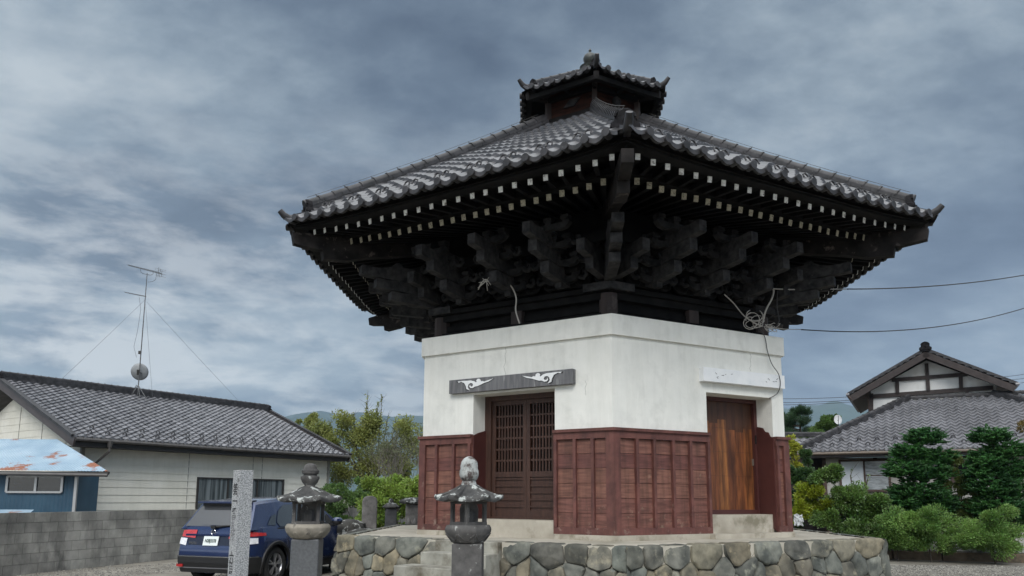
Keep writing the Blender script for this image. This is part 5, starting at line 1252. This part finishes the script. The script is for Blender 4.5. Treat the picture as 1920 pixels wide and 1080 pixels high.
def plant(name, label, cat, base, blobs, nleaf, ls, m, seed, group=None, trunk=.08, limbs=True, clump=.16, shell=.55, lw=.28, twigs=0, drop=.0, spray=None, limbr=.35):
    """blobs: (x, y, z, rx, ry, rz, weight) relative to the base"""
    rg = random.Random(seed); t = thing(name, label, cat, base, 0, group); cl = []
    tw = sum(b[6] for b in blobs); lf = MB(); br = MB()
    z0 = min(b[2]-b[5] for b in blobs)
    if trunk:
        ztop = max(.05, blobs[0][2]-blobs[0][5]*.2); pts_ = [V((0, 0, -.02)), V((rg.uniform(-.06, .06), rg.uniform(-.06, .06), ztop*.5)), V((blobs[0][0]*.5, blobs[0][1]*.5, ztop))]
        br.tube(pts_, [trunk, trunk*.8, trunk*.6], 8)
    for b in blobs:
        nc = max(4, int((b[3]*b[4]*b[5])**(1/3)*(26 if clump > .12 else 60)*(b[6]))); c = V(b[:3])
        if trunk and limbs and b is not blobs[0]:
            br.tube([V((blobs[0][0]*.3, blobs[0][1]*.3, ztop*.7)), (V((blobs[0][0]*.3, 0, ztop))+c)/2+V((rg.uniform(-.1,.1), 0, rg.uniform(-.1,.1))), c], [trunk*.5, trunk*.35, trunk*.15], 6)
        cents = []
        for i in range(nc):
            d = rdir(rg); r = shell+(1-shell)*rg.random() if rg.random() < .8 else rg.random()*shell
            r *= .95+.36*noise.noise(V((d.x*1.7+seed, d.y*1.7, d.z*1.7+b[0])))+.0
            q = c+V((d.x*b[3]*r, d.y*b[4]*r, d.z*b[5]*r)); cents.append((q, d, rg.uniform(.6, 1.35)*clump))
            if limbs and trunk and i % 4 == 0: br.tube([c+(q-c)*.1, c+(q-c)*.6+V((0,0,rg.uniform(-.05,.05))), q], [trunk*.16, trunk*.1, trunk*.04], 5)
        nl = int(nleaf*b[6]/tw/nc)
        for q, d, rc in cents:
            cd = (d+V((0, 0, .35))).normalized()
            for _ in range(nl):
                o = rdir(rg)*rc*(rg.random()**.5); o.z *= .75
                dd = (o.normalized()*.8+cd*.7+rdir(rg)*.6-V((0,0,drop))); leaf(lf, q+o, dd, ls*rg.uniform(.6, 1.3), ls*lw*rg.uniform(.8, 1.2), rg)
    for (x, y, z, h, lean) in (spray or []):      # upright shoots with leaves along them
        p = V((x, y, z)); q = p+V((lean, 0, h)); mid = (p+q)/2+V((rg.uniform(-.1, .1), 0, 0)); br.tube([p, mid, q], [.02, .013, .005], 5)
        for i in range(int(h*twigs)):
            s = rg.random(); w = p.lerp(mid, s*2) if s < .5 else mid.lerp(q, s*2-1); leaf(lf, w+rdir(rg)*.03, rdir(rg, .8), ls*rg.uniform(.7, 1.3), ls*lw, rg)
            if i % 6 == 0: e_ = w+V((rg.uniform(-.35, .35), rg.uniform(-.2, .2), rg.uniform(.1, .4))); br.tube([w, e_], [.006, .002], 4)
    if br.v: br.build('trunk' if limbs or trunk > .05 else 'stems', bark, t)
    lf.build('crown' if cat == 'tree' else 'foliage', m, t)
    return t
def base_at(px, Y): p = pt(px, 900, Y); return V((p.x, p.y, 0))
def zat(py, Y): return pt(960, py, Y).z
olive = leafm('olive_leaf', (.13,.16,.035), (.28,.30,.085)); limeL = leafm('lime_leaf', (.12,.19,.03), (.24,.33,.06)); green = leafm('green_leaf', (.05,.10,.025), (.12,.20,.05)); darkg = leafm('dark_leaf', (.025,.06,.018), (.065,.125,.035)); conif = leafm('conifer_leaf', (.028,.10,.03), (.085,.22,.055)); yel = leafm('yellow_leaf', (.22,.25,.02), (.38,.38,.05)); bushg = leafm('bush_leaf', (.085,.17,.035), (.19,.31,.07)); greyg = leafm('grey_leaf', (.06,.075,.035), (.12,.13,.06)); pineL = leafm('pine_needle', (.02,.05,.022), (.05,.10,.04))
# left trees behind the house end and the gravestones
def B(px, py, Y, base, rx, rz, w=1, dy=0, ry=None):
    p = pt(px, py, Y+dy); k = Y/1430; return (p.x-base.x, p.y-base.y, p.z, rx*k, (ry or rx)*k, rz*k, w)
Y = 33; b = base_at(690, Y)
plant('fruit_tree', 'broad olive-green leafy tree with dark crooked limbs beside the pale house', 'tree', b,
      [B(690, 870, Y, b, 45, 40, 1), B(770, 830, Y, b, 26, 40, .7), B(755, 880, Y, b, 36, 34, .8), B(620, 830, Y, b, 40, 32, 1), B(680, 815, Y, b, 45, 35, 1.2), B(735, 850, Y, b, 38, 42, 1.1), B(640, 885, Y, b, 40, 35, .9), B(600, 800, Y, b, 26, 22, .6), B(700, 790, Y, b, 22, 26, .5), B(645, 790, Y, b, 22, 20, .4), B(760, 800, Y, b, 16, 20, .3)], 30000, .10, olive, 3, trunk=.13, clump=.38, shell=.15, twigs=34,
      spray=[(x_, 0, z_, h_, l_) for x_, z_, h_, l_ in ((0, 4.0, 2.2, -.15), (.25, 3.9, 1.9, .1), (.6, 3.9, 1.4, .2), (-.6, 4.0, 1.3, -.2), (-1.1, 3.9, 1.3, -.1), (-1.6, 3.8, 1.1, -.1), (.1, 3.8, 1.7, -.3), (1.0, 3.7, 1.2, .15), (1.5, 3.5, 1.4, .3), (-.2, 4.0, 1.8, .0), (-.8, 3.8, 1.5, .1), (.4, 3.8, 2.3, .1), (1.9, 3.3, 1.2, .2), (2.1, 3.0, 1.0, .1), (1.2, 3.4, 1.6, -.1))])
Y = 30; b = base_at(757, Y); rg = random.Random(9); bt = thing('bare_shrub', 'sparse grey-twigged shrub rising beside the hall wall left of the red boarding', 'shrub', b)
m_ = MB(); lf = MB()
def grow(p, d, l, r, n):
    q = p+d*l; m_.tube([p, (p+q)/2+rdir(rg)*l*.08, q], [r, r*.8, r*.6], 5)
    if n == 0:
        for _ in range(3): leaf(lf, q+rdir(rg)*.05, rdir(rg, .5), .09, .022, rg)
        return
    for _ in range(3 if n > 2 else 2): grow(q, (d+rdir(rg)*.5+V((0,0,.25))).normalized(), l*rg.uniform(.62, .85), r*.6, n-1)
for i in range(7): grow(V((rg.uniform(-.5, .7), rg.uniform(-.3, .3), 0)), V((rg.uniform(-.3, .35), 0, 1)).normalized(), 1.25, .03, 5)
m_.build('stems', mat('grey_bark', (.10,.09,.075), (.17,.155,.135), 8, .9), bt); lf.build('foliage', greyg, bt)
Y = 23; b = base_at(745, Y)
plant('bush', 'bright green dense bush behind the row of gravestones', 'bush', b, [B(745, 925, Y, b, 55, 34, 1.3), B(700, 950, Y, b, 40, 30, 1), B(780, 950, Y, b, 35, 35, 1), B(725, 985, Y, b, 60, 35, 1), B(720, 910, Y, b, 30, 22, .6), B(775, 905, Y, b, 22, 24, .6)], 22000, .085, limeL, 5, trunk=.04, clump=.24, shell=.4)
Y = 27; b = base_at(640, Y)
plant('bush', 'darker green bush between the house corner and the car bonnet', 'bush', b, [B(640, 935, Y, b, 45, 30, 1), B(690, 930, Y, b, 40, 34, 1), B(610, 960, Y, b, 40, 35, 1), B(660, 975, Y, b, 50, 40, 1)], 18000, .085, green, 6, trunk=.04, clump=.18)
Y = 37; b = base_at(585, Y)
plant('broadleaf_tree', 'small olive tree peeking over the right end of the pale house roof', 'tree', b, [B(580, 800, Y, b, 22, 24, 1), B(560, 830, Y, b, 24, 30, 1), B(600, 860, Y, b, 34, 34, 1.2)], 6000, .12, olive, 8, trunk=.1, clump=.2, shell=.4, twigs=20, spray=[(-.2, 0, 3.7, 1.0, 0), (.2, 0, 3.8, 1.0, .1)])
# right garden
Y = 36; b = base_at(1500, Y)
rgp = random.Random(4); pn = thing('pine_tree', 'dark green pine tree with tufted branches right of the hall, beyond the tiled roof', 'tree', b); m_ = MB(); lf = MB()
zt = zat(768, Y); m_.tube([(0,0,0), (.1,0,zt*.5), (.15,0,zt*.95)], [.16,.11,.03], 8)
for i in range(46):
    z = zt*(.45+.55*i/46); a = rgp.uniform(0, 2*pi); l = (1.95*(1-(i/46))**.8+.25)*rgp.uniform(.7, 1.1); e_ = V((cos(a)*l+.1, sin(a)*l, z+l*.30)); s_ = V((.12, 0, z)); m_.tube([s_, (s_+e_)/2-V((0,0,.05)), e_], [.035,.025,.012], 5)
    for q in range(6):
        c = s_.lerp(e_, .4+.6*q/5)+rdir(rgp)*.08; dv = (e_-s_).normalized()
        for _ in range(90): d = (rdir(rgp)+V((0,0,.7))+dv*.6); leaf(lf, c+rdir(rgp)*.1, d, rgp.uniform(.14,.24), .010, rgp, .05)
m_.build('trunk', bark, pn); lf.build('crown', pineL, pn)
Y = 35; b = base_at(1555, Y)
plant('broadleaf_tree', 'loose mid-green tree behind the white satellite dish', 'tree', b, [B(1550, 800, Y, b, 24, 16, 1), B(1530, 820, Y, b, 30, 18, 1), B(1560, 785, Y, b, 12, 12, .5), B(1500, 835, Y, b, 30, 14, 1)], 9000, .12, green, 12, trunk=.1, clump=.2, shell=.4, twigs=24, spray=[(-.1, 0, 4.6, .7, 0), (.2, 0, 4.7, .6, .1)])
Y = 24; b = base_at(1492, Y)
plant('shrub', 'shrub with yellow autumn leaves close to the right edge of the hall', 'shrub', b, [B(1484, 838, Y, b, 12, 26, 1), B(1490, 870, Y, b, 14, 20, .6)], 1800, .085, yel, 13, trunk=.03, clump=.12)
Y = 23.2; b = base_at(1500, Y)
plant('shrub', 'dark shrub standing right against the hall corner under the yellow leaves', 'shrub', b, [B(1495, 900, Y, b, 22, 45, 1), B(1490, 950, Y, b, 24, 40, 1), B(1515, 870, Y, b, 16, 26, .6)], 8000, .08, darkg, 14, trunk=.03, clump=.15)
Y = 21.6; b = base_at(1540, Y)
plant('shrub', 'vivid yellow-green shrub at the back right of the platform', 'shrub', b, [B(1520, 930, Y, b, 32, 28, 1.2), B(1500, 960, Y, b, 24, 26, 1), B(1545, 955, Y, b, 26, 26, .8)], 10000, .075, leafm('vivid_leaf', (.13,.19,.01), (.30,.34,.03)), 15, trunk=.03, clump=.13)
Y = 21.4; b = base_at(1590, Y)
plant('tall_shrub', 'tall glossy green shrub in front of the papered window', 'shrub', b, [B(1585, 935, Y, b, 42, 40, 1.2), B(1545, 885, Y, b, 28, 24, .8), B(1625, 938, Y, b, 28, 24, .9), B(1560, 970, Y, b, 45, 35, 1), B(1635, 965, Y, b, 36, 34, 1), B(1600, 985, Y, b, 50, 25, .8)], 32000, .07, leafm('glossy_leaf', (.045,.10,.02), (.15,.24,.06), rough=.32), 16, trunk=.05, clump=.22, shell=.35, lw=.3, twigs=30, spray=[(.1,0,2.1,.35,.05), (-.5,0,2.3,.35,-.05), (.5,0,1.9,.4,.1)])
def conifer(px, Y, tiers, seed, label):
    b = base_at(px, Y); rg = random.Random(seed); t = thing('clipped_conifer', label, 'tree', b, 0, 'clipped dark conifers in the garden'); m_ = MB(); lf = MB()
    zt = max(zat(q[1]-q[3], Y) for q in tiers); m_.tube([(0,0,0), (.04,0,zt*.5), (0,0,zt*.95)], [.09,.06,.02], 8)
    for cx_, cy_, rx, rz in tiers:
        c = pt(cx_, cy_, Y)-b; k = Y/1430; R1, R3 = rx*k*.82, rz*k*1.3
        m_.tube([(0, 0, max(.1, c.z-R3)), c], [.04, .015], 6)
        for i in range(int(rx*7)):
            a = rg.uniform(0, 2*pi); rr = sqrt(rg.random()); zf = 1-rr*rr*.75; ph = rg.uniform(-.55, 1)
            p0 = c+V((cos(a)*R1*rr*.82, sin(a)*R1*rr*.82, R3*(zf*ph)))
            d0 = V((cos(a)*.9, sin(a)*.9, rg.uniform(-.05, .45))).normalized(); ln = rg.uniform(.18, .34); side = d0.cross(UZ).normalized()
            for q in range(16):
                s = q/16; pp = p0+d0*ln*s; 
                for sg_ in (-1, 1): leaf(lf, pp, d0*.8+side*sg_*.75+V((0,0,rg.uniform(-.2,.3))), .10*(1.15-s), .02, rg, .1)
    m_.build('trunk', bark, t); lf.build('crown', conif, t)
conifer(1725, 21.6, [(1735, 825, 38, 18), (1705, 850, 30, 16), (1762, 862, 30, 18), (1700, 885, 44, 24), (1745, 890, 42, 26), (1725, 925, 54, 30), (1690, 945, 34, 24), (1760, 950, 40, 28), (1725, 970, 46, 24)], 21, 'dark green cloud-pruned conifer in front of the house wall, nearer the hall')
conifer(1870, 20.7, [(1855, 822, 34, 16), (1885, 848, 36, 20), (1850, 870, 34, 22), (1895, 885, 36, 24), (1860, 915, 50, 30), (1905, 925, 40, 30), (1870, 955, 52, 30), (1915, 965, 34, 26), (1840, 890, 22, 18)], 22, 'dark green cloud-pruned conifer at the right edge of the garden')
Y = 21.3; b = base_at(1800, Y)
plant('shrub', 'light green loose shrub between the two dark conifers', 'shrub', b, [B(1800, 905, Y, b, 28, 34, 1), B(1810, 945, Y, b, 30, 34, 1), B(1790, 870, Y, b, 14, 18, .3)], 9000, .065, leafm('yellowgreen_leaf', (.07,.11,.025), (.17,.20,.06)), 23, trunk=.03, clump=.13)
bg_ = 'rounded green bushes along the garden kerb'
for px, py, Yb, rx, rz, lab, sd_ in ((1735, 992, 20.3, 68, 46, 'rounded bright green bush in the middle of the garden kerb', 31), (1853, 993, 19.8, 72, 46, 'widest rounded bright green bush at the right of the garden kerb', 32), (1674, 992, 20.6, 38, 36, 'small rounded green bush closest to the stone platform', 33)):
    b = base_at(px, Yb)
    plant('round_bush', lab, 'bush', b, [B(px, py, Yb, b, rx*.9, rz*.85, 1.2), B(px, py+rz*.55, Yb, b, rx*.8, rz*.4, .8), B(px-rx*.5, py+rz*.3, Yb, b, rx*.45, rz*.6, .6), B(px+rx*.5, py+rz*.3, Yb, b, rx*.45, rz*.6, .6), B(px+rx*.1, py-rz*.35, Yb, b, rx*.5, rz*.5, .5)], 26000, .06, bushg, sd_, bg_, trunk=.02, clump=.24, lw=.24, shell=.3)
Y = 20.7; b = base_at(1640, Y)
plant('shrub', 'low leafy dark green plants at the kerb beside the platform corner', 'shrub', b, [B(1645, 1010, Y, b, 34, 24, 1), B(1690, 1015, Y, b, 24, 18, .5), B(1610, 1000, Y, b, 30, 26, .8)], 6000, .08, green, 34, trunk=.02, clump=.12)
Y = 22.2; b = base_at(1700, Y)
plant('hedge', 'dark green hedge filling the garden behind the bushes, under the windows', 'hedge', b, [B(x_, 968, Y, b, 34, 32, 1) for x_ in range(1590, 1940, 32)], 30000, .09, darkg, 35, trunk=.03, clump=.2)
Y = 19; b = base_at(1915, Y)
plant('broadleaf_tree', 'brownish leafy twigs reaching in at the right edge of the photo', 'tree', V((b.x+1.0, b.y, 0)), [B(1925, 800, Y, V((b.x+1.0, b.y, 0)), 14, 10, 1)], 500, .07, leafm('brown_leaf', (.08,.07,.02), (.17,.12,.04)), 36, trunk=.06, clump=.12, limbs=True)
Y = 22.3; b = base_at(1675, Y)
plant('flowering_shrub', 'shrub with white blossoms under the papered window between shrub and conifer', 'shrub', b, [B(1672, 948, Y, b, 22, 18, 1), B(1690, 962, Y, b, 16, 14, .6)], 2600, .07, leafm('white_petal', (.45,.47,.48), (.68,.70,.70)), 44, trunk=.03, clump=.1, lw=.4)
rk = mat('garden_stone', (.10,.10,.095), (.24,.24,.225), 5, .9, .02, 12, stain=(.33,.34,.33), sth=.62)
edge_lab = ['flat grey edging rock below the small round bush', 'long flat edging rock below the middle round bush', 'angular edging rock between the middle and widest bush', 'low edging rock under the widest bush', 'grey edging rock at the right end of the garden kerb']
ga0, ga1 = pt(1640, 1050, 14.9), pt(1925, 1056, 13.6); ga0.z = ga1.z = 0
ga0 = V((5.9*1.2, 19.0, 0)); 
def gpz(px, py, z): r = ray(px, py); return EY+r*((z-EYE)/r.z)
k0, k1 = gpz(1645, 1048, 0), gpz(1925, 1056, 0); kd = (k1-k0).normalized(); kn = V((-kd.y, kd.x, 0))
kerb = thing('garden_kerb', 'low brown weathered kerb along the edge of the garden bed', 'kerb', k0)
m_ = MB(); l = -2.0; Lk = (k1-k0).length+2
while l < Lk: m_.obox(kd*(l+.59)+kn*.08+UZ*.11, kd*.585, kn*.08, UZ*.12); l += 1.2
bevel(m_.build('kerb_stones', mat('kerb_stone', (.085,.06,.04), (.15,.115,.08), 4, .95, .008, stain=(.05,.05,.035), sth=.58, sscale=3), kerb), .012)
soil = MB(); soil.add([k0-kd*9+kn*.1+UZ*.17, k1+kd*8+kn*.1+UZ*.17, k1+kd*8+kn*14+UZ*.2, k0-kd*9+kn*14+UZ*.2], [(0,1,2,3)]); tag(soil.build('garden_bed', mat('soil', (.04,.035,.022), (.08,.07,.04), 3, .95, .02)), 'dark soil of the garden bed', None, kind='structure')
for i, lab in enumerate(edge_lab):
    f_ = (.12, .33, .55, .74, .95)[i]; c = k0.lerp(k1, f_)+kn*.45; rt_ = thing('edging_rock', lab, 'rock', (c.x, c.y, .18), atan2(kd.y, kd.x), 'rocks edging the garden bed')
    m_ = MB(); m_.lathe([(.1, -.05), (.34, -.02), (.36, .08), (.3, .17), (.15, .2), (.02, .205)], 12, (0,0,0), 0, 0, 1.5, lambda a, q, i=i: 1+.4*noise.noise(V((cos(a)*1.6+i*3, sin(a)*1.6, q*.5)))); m_.build('rock', rk, rt_)

m_ = MB(); rgg = random.Random(77)
def pebble(x, y, s):
    b = len(m_.v); a = rgg.uniform(0, 6.28); q = [(cos(a+i*pi/2.5)*s*rgg.uniform(.7, 1.2), sin(a+i*pi/2.5)*s*rgg.uniform(.7, 1.2)) for i in range(5)]
    m_.v += [(x+u, y+v, -.002) for u, v in q]+[(x+u*.55, y+v*.55, s*rgg.uniform(.4, .8)) for u, v in q]
    for i in range(5): m_.f.append([b+i, b+(i+1) % 5, b+5+(i+1) % 5, b+5+i]); m_.m.append(0)
    m_.f.append([b+5+i for i in range(5)]); m_.m.append(0)
for i in range(9000):
    x = rgg.uniform(-12.5, -4.5); y = rgg.uniform(11.5, 20)
    if noise.noise(V((x*.5, y*.5, 0))) > -.15: pebble(x, y, rgg.uniform(.008, .03))
for i in range(12000): x = rgg.uniform(5.5, 13); y = rgg.uniform(14.5, 19.2); pebble(x, y, rgg.uniform(.01, .035))
tag(m_.build('loose_gravel', mat('gravel_stones', (.08,.075,.065), (.24,.23,.205), 30, .9, island=.8)), 'loose gravel scattered over the yard', None, kind='stuff')
# ------------------------------------------------------------------ gravestones and rocks behind the platform
gs = mat('gravestone', (.10,.095,.09), (.21,.20,.19), 6, .9, .01, 30, stain=(.36,.36,.34), sth=.66, sscale=5, tex2=(1,1,.4))
gs2 = mat('dark_gravestone', (.05,.052,.055), (.10,.10,.105), 6, .85, .006, 30)
def gbase(px, Y): p = pt(px, 960, Y); return V((p.x, p.y, 0))
Y = 17.5; t = thing('gravestone', 'tall rounded grey gravestone with pale top, leftmost of the old stones', 'gravestone', gbase(693, Y), .15, 'old gravestones behind the platform'); zt = zat(931, Y)
m_ = MB(); m_.prism([(-.165, .55), (.165, .55), (.17, zt-.12), (.14, zt-.04), (.06, zt), (-.06, zt), (-.14, zt-.04), (-.17, zt-.12)], (0, -.09, 0), (1,0,0), UZ, (0,1,0), .18); bevel(m_.build('stele', gs, t), .02); m_ = MB(); m_.box((0,0,.28), (.6,.5,.56)); bevel(m_.build('base', lst, t), .03)
Y = 17.8; t = thing('gravestone', 'slim dark gravestone with a small lichen-speckled cap between two others', 'gravestone', gbase(733, Y), .3, 'old gravestones behind the platform'); zt = zat(955, Y)
m_ = MB(); m_.box((0,0,zt/2), (.24,.24,zt)); bevel(m_.build('shaft', gs2, t), .01); m_ = MB(); m_.lathe([(.12,0),(.2,.02),(.21,.05),(.13,.11),(.06,.14),(.055,.19),(.03,.23),(0,.24)], 8, (0,0,zt), 0, pi/8); m_.build('cap', lsr, t)
Y = 17.6; t = thing('gravestone', 'carved brown-grey gravestone with a wide lichen-speckled cap beside the hall wall', 'gravestone', gbase(773, Y), .1, 'old gravestones behind the platform'); zt = zat(946, Y)
m_ = MB(); m_.box((0,0,zt/2), (.30,.26,zt)); o_ = bevel(m_.build('shaft', gs, t), .02); m_ = MB(); m_.lathe([(.14,0),(.3,.02),(.32,.06),(.27,.10),(.15,.14),(.05,.15)], 8, (0,0,zt), 0, pi/8, 1.05); m_.build('cap', lsr, t)
m_ = MB()
for q in (-.07, .07): m_.tube([(q,-.13,zt-.75),(q,-.145,zt-.55),(q,-.145,zt-.4),(q,-.13,zt-.32)], [.05,.06,.045,.02], 8)
m_.build('carved_figures', gs, t)
def rock(px, py, Y, s, lab, seed, m, hs=.7):
    p = pt(px, py, Y); t = thing('lichen_rock', lab, 'rock', (p.x, p.y, 0)); m_ = MB(); n = 18
    prof = [(.9*s, -.05), (1.0*s, p.z*.5), (.95*s, p.z-hs*s*.9), (.8*s, p.z-hs*s*.3), (.45*s, p.z), (.1*s, p.z+hs*s*.1)]
    m_.lathe(prof, n, (0,0,0), 0, 0, 1.1, lambda a, i: 1+.5*noise.noise(V((cos(a)*1.8+seed, sin(a)*1.8, i*.55)))); m_.build('rock', m, t, smooth=radians(60)); return t
lr2 = mat('spotted_rock', (.02,.02,.018), (.06,.058,.052), 6, .9, .02, 16, stain=(.38,.39,.37), sth=.585, sscale=7, swidth=.03)
rock(688, 992, 16.6, .42, 'low dark rock thickly spotted with white lichen at the foot of the gravestones', 1.3, lr2, .4)
rock(655, 975, 17.2, .36, 'taller dark rock with white patches just beyond the car bonnet', 4.7, lr2, .7)

# ------------------------------------------------------------------ cables
cabm = mat('pale_cable', (.34,.32,.29), (.42,.40,.36), 6, .6); cabd = mat('dark_cable', (.03,.03,.032), rough=.6)
HM = Matrix.Translation((CX, CY, ZP)) @ Matrix.Rotation(TH, 4, 'Z')
def FW_(k, u, n, z): return HM @ F(k, u, n, z)
def fp(px, py, k, n):
    a = TH+(k+.5)*pi/3; Tn = V((cos(a), sin(a), 0)); O = V((CX+sin(a)*n, CY-cos(a)*n, 0)); return wp(px, py, O, Tn)
def cable(name, lab, cat, pts_, r, m, group=None, more=None):
    sm = []
    for i in range(len(pts_)-1):
        a, b = pts_[max(i-1, 0)], pts_[i]; c, d = pts_[i+1], pts_[min(i+2, len(pts_)-1)]
        for s in range(6):
            t = s/6; sm.append(.5*((2*b)+(c-a)*t+(2*a-5*b+4*c-d)*t*t+(3*b-a-3*c+d)*t**3))
    sm.append(pts_[-1]); o = sm[0].copy(); m_ = MB(); m_.tube([p-o for p in sm], r, 6)
    for q in (more or []): m_.tube([p-o for p in q], r*.75, 5)
    ob = m_.build(name, m, None, smooth=True); ob.location = o; tag(ob, lab, cat, group); return ob
def sag(a, b, s, n=12): return [a.lerp(b, i/n)-UZ*s*4*(i/n)*(1-i/n) for i in range(n+1)]
hook = pt(1587, 542, 13.0); cable('overhead_cable', 'upper overhead cable running from the eaves to the right edge', 'cable', sag(hook, pt(1990, 502, 16), .12), .011, cabd)
h2 = pt(1502, 618, 12.6); cable('overhead_cable', 'lower overhead cable sagging from the hall corner to the right edge', 'cable', sag(h2, pt(1990, 553, 16), .30), .010, cabd)
nC = 2.88
cable('hanging_cable', 'pale cable looping from the brackets to the eaves above the right hall corner', 'cable', [fp(1416, 545, 0, 3.0), fp(1424, 550, 0, 3.0), fp(1437, 541, 0, 3.0), fp(1450, 543, 0, 3.0), fp(1447, 560, 0, 3.0), fp(1436, 582, 0, 2.95), fp(1430, 605, 0, nC)], .014, cabm, more=[[fp(1440, 541, 0, 3.0), fp(1480, 543, 0, 3.1), hook]])
rgc = random.Random(2); coil = []
for q in range(7):
    c0 = (1408+rgc.uniform(-6, 14), 598+rgc.uniform(-8, 10)); rx, ry = rgc.uniform(9, 17), rgc.uniform(6, 14); ph0 = rgc.uniform(0, 6)
    coil.append([fp(c0[0]+rx*cos(ph0+i*.5), c0[1]+ry*sin(ph0+i*.5), 0, nC+rgc.uniform(-.02, .05)+.015*q) for i in range(11)])
for q in range(6): c0 = (1448+rgc.uniform(-8, 8), 614+rgc.uniform(-4, 6)); coil.append([fp(c0[0]+7*cos(i*.9+q), c0[1]+5*sin(i*.9), 0, nC+.03*q/3) for i in range(7)])
coil.append([fp(1432, 612, 0, nC), fp(1470, 617, 0, 3.0), h2])
cable('cable_tangle', 'tangled coil of pale cable on top of the white wall at the right corner', 'cable', [fp(1358, 552, 0, 2.9), fp(1375, 568, 0, nC), fp(1395, 592, 0, nC), fp(1418, 607, 0, nC), fp(1430, 612, 0, nC)], .008, cabm, more=coil)
cable('wall_cable', 'thin dark cable dangling down the white wall to the plank door', 'cable', [fp(1421, 612, 0, WA+.07), fp(1434, 632, 0, WA+.07), fp(1439, 658, 0, WA+.07), fp(1447, 682, 0, WA+.06), fp(1460, 702, 0, WA+.10), fp(1463, 722, 0, WA+.12), fp(1457, 738, 0, WA+.05), fp(1442, 747, 0, WA+.02)], .006, cabd)
cable('hanging_cable', 'short dark cable hanging in front of the right corner timbers', 'cable', [fp(1458, 545, 0, 3.0), fp(1457, 575, 0, 3.0), fp(1461, 600, 0, 3.0), fp(1456, 610, 0, 3.0)], .008, cabd)
cable('hanging_cable', 'pale wavy cable hanging over the timbers of the left face', 'cable', [fp(942, 521, -1, 2.95), fp(950, 528, -1, 2.95), fp(962, 542, -1, 2.9), fp(968, 560, -1, 2.88), fp(967, 582, -1, 2.88), fp(974, 606, -1, 2.9)], .011, cabm)
cable('wire_bundle', 'small knot of twisted white wire on the brackets of the left face', 'wire', [fp(897, 543, -1, 3.15), fp(903, 530, -1, 3.2), fp(912, 524, -1, 3.2), fp(920, 534, -1, 3.2)], .008, cabm, more=[[fp(a, b_, -1, 3.2), fp(912, 527, -1, 3.2), fp(c, d, -1, 3.2)] for a, b_, c, d in ((896, 540, 919, 517), (900, 535, 922, 530), (905, 522, 916, 536), (898, 530, 914, 545))])
for i, (ya, yb, lab) in enumerate(((741, 739, 'highest of the thin power lines crossing behind the hall and the hills'), (749, 745, 'middle one of the thin power lines crossing behind the hall'), (754, 748, 'lowest of the thin power lines crossing behind the hall'))):
    cable('power_line', lab, 'power line', sag(pt(1350, ya+2, 70), pt(1660, yb, 60), .3, 6), .022, cabd, 'power lines behind the hall')
for i, (ya, yb, lab) in enumerate(((708, 690, 'upper thin power line leaving the gable to the right'), (714, 700, 'middle thin power line leaving the gable to the right'), (722, 707, 'lower thin power line leaving the gable to the right'))):
    cable('power_line', lab, 'power line', sag(pt(1860, ya, 27), pt(1990, yb-6, 31), .1, 6), .010, cabd, 'power lines at the gable')
# ------------------------------------------------------------------ litter: white scrap of plastic behind the hall
t = thing('plastic_sheet', 'crumpled white plastic scrap by the hall corner under the shrubs', 'plastic sheet', pt(1497, 975, 17)); m_ = MB()
m_.grid(8, 8, lambda i, j: (.025*(i-4)+.03*noise.noise(V((i, j, 1))), .1*noise.noise(V((i*.8, j*.8, 4))), .03*(j-4)+.05*noise.noise(V((i*.9, j*.7, 2))))); m_.build('sheet', whp, t)
hz = MB().box((0, 1500, 229), (8000, 4800, 462)); hz = hz.build('haze', None)
hz.data.materials.clear(); hm = bpy.data.materials.new('haze'); hm.use_nodes = True; hn = hm.node_tree; hn.nodes.clear()
ho_ = hn.nodes.new('ShaderNodeOutputMaterial'); hv = hn.nodes.new('ShaderNodeVolumePrincipled'); hn.links.new(hv.outputs[0], ho_.inputs[1])
hv.inputs['Density'].default_value = .00013; hv.inputs['Color'].default_value = (.42, .58, .80, 1); hv.inputs['Anisotropy'].default_value = .1
hz.data.materials.append(hm); tag(hz, 'pale blue haze over the distant hills', None, kind='stuff')

# ------------------------------------------------------------------ separate pieces become parts of their own
def split_loose(ob):
    me = ob.data; par = list(range(len(me.vertices)))
    def find(a):
        while par[a] != a: par[a] = par[par[a]]; a = par[a]
        return a
    for e in me.edges: a, b = find(e.vertices[0]), find(e.vertices[1]); par[a] = b
    roots = {}
    for p in me.polygons: roots.setdefault(find(p.vertices[0]), []).append(p.index)
    if len(roots) < 2: return
    for q, (r, fs) in enumerate(list(roots.items())):
        vm = {}; vs = []; F_ = []
        for fi in fs:
            f_ = []
            for v in me.polygons[fi].vertices:
                if v not in vm: vm[v] = len(vs); vs.append(me.vertices[v].co[:])
                f_.append(vm[v])
            F_.append(f_)
        m2_ = bpy.data.meshes.new(me.name); m2_.from_pydata(vs, [], F_)
        for mt in me.materials: m2_.materials.append(mt)
        sm = me.polygons[fs[0]].use_smooth; m2_.polygons.foreach_set('use_smooth', [sm]*len(F_)); m2_.update()
        if sm: m2_.set_sharp_from_angle(angle=radians(35))
        if q == 0: keep = m2_
        else: o2 = bpy.data.objects.new(ob.name.split('.')[0], m2_); S.collection.objects.link(o2); o2.parent = ob.parent
    ob.data = keep
for o_ in list(S.objects):
    if o_.type == 'MESH' and o_.name.split('.')[0] in ('bargeboard', 'arch_cladding', 'door_window', 'quarter_window', 'sill_cladding', 'sill_strip', 'tail_lamp', 'reversing_lamp', 'reflector', 'verge_tiles', 'timber_post', 'wall_trim', 'eave_fascia'):
        split_loose(o_)
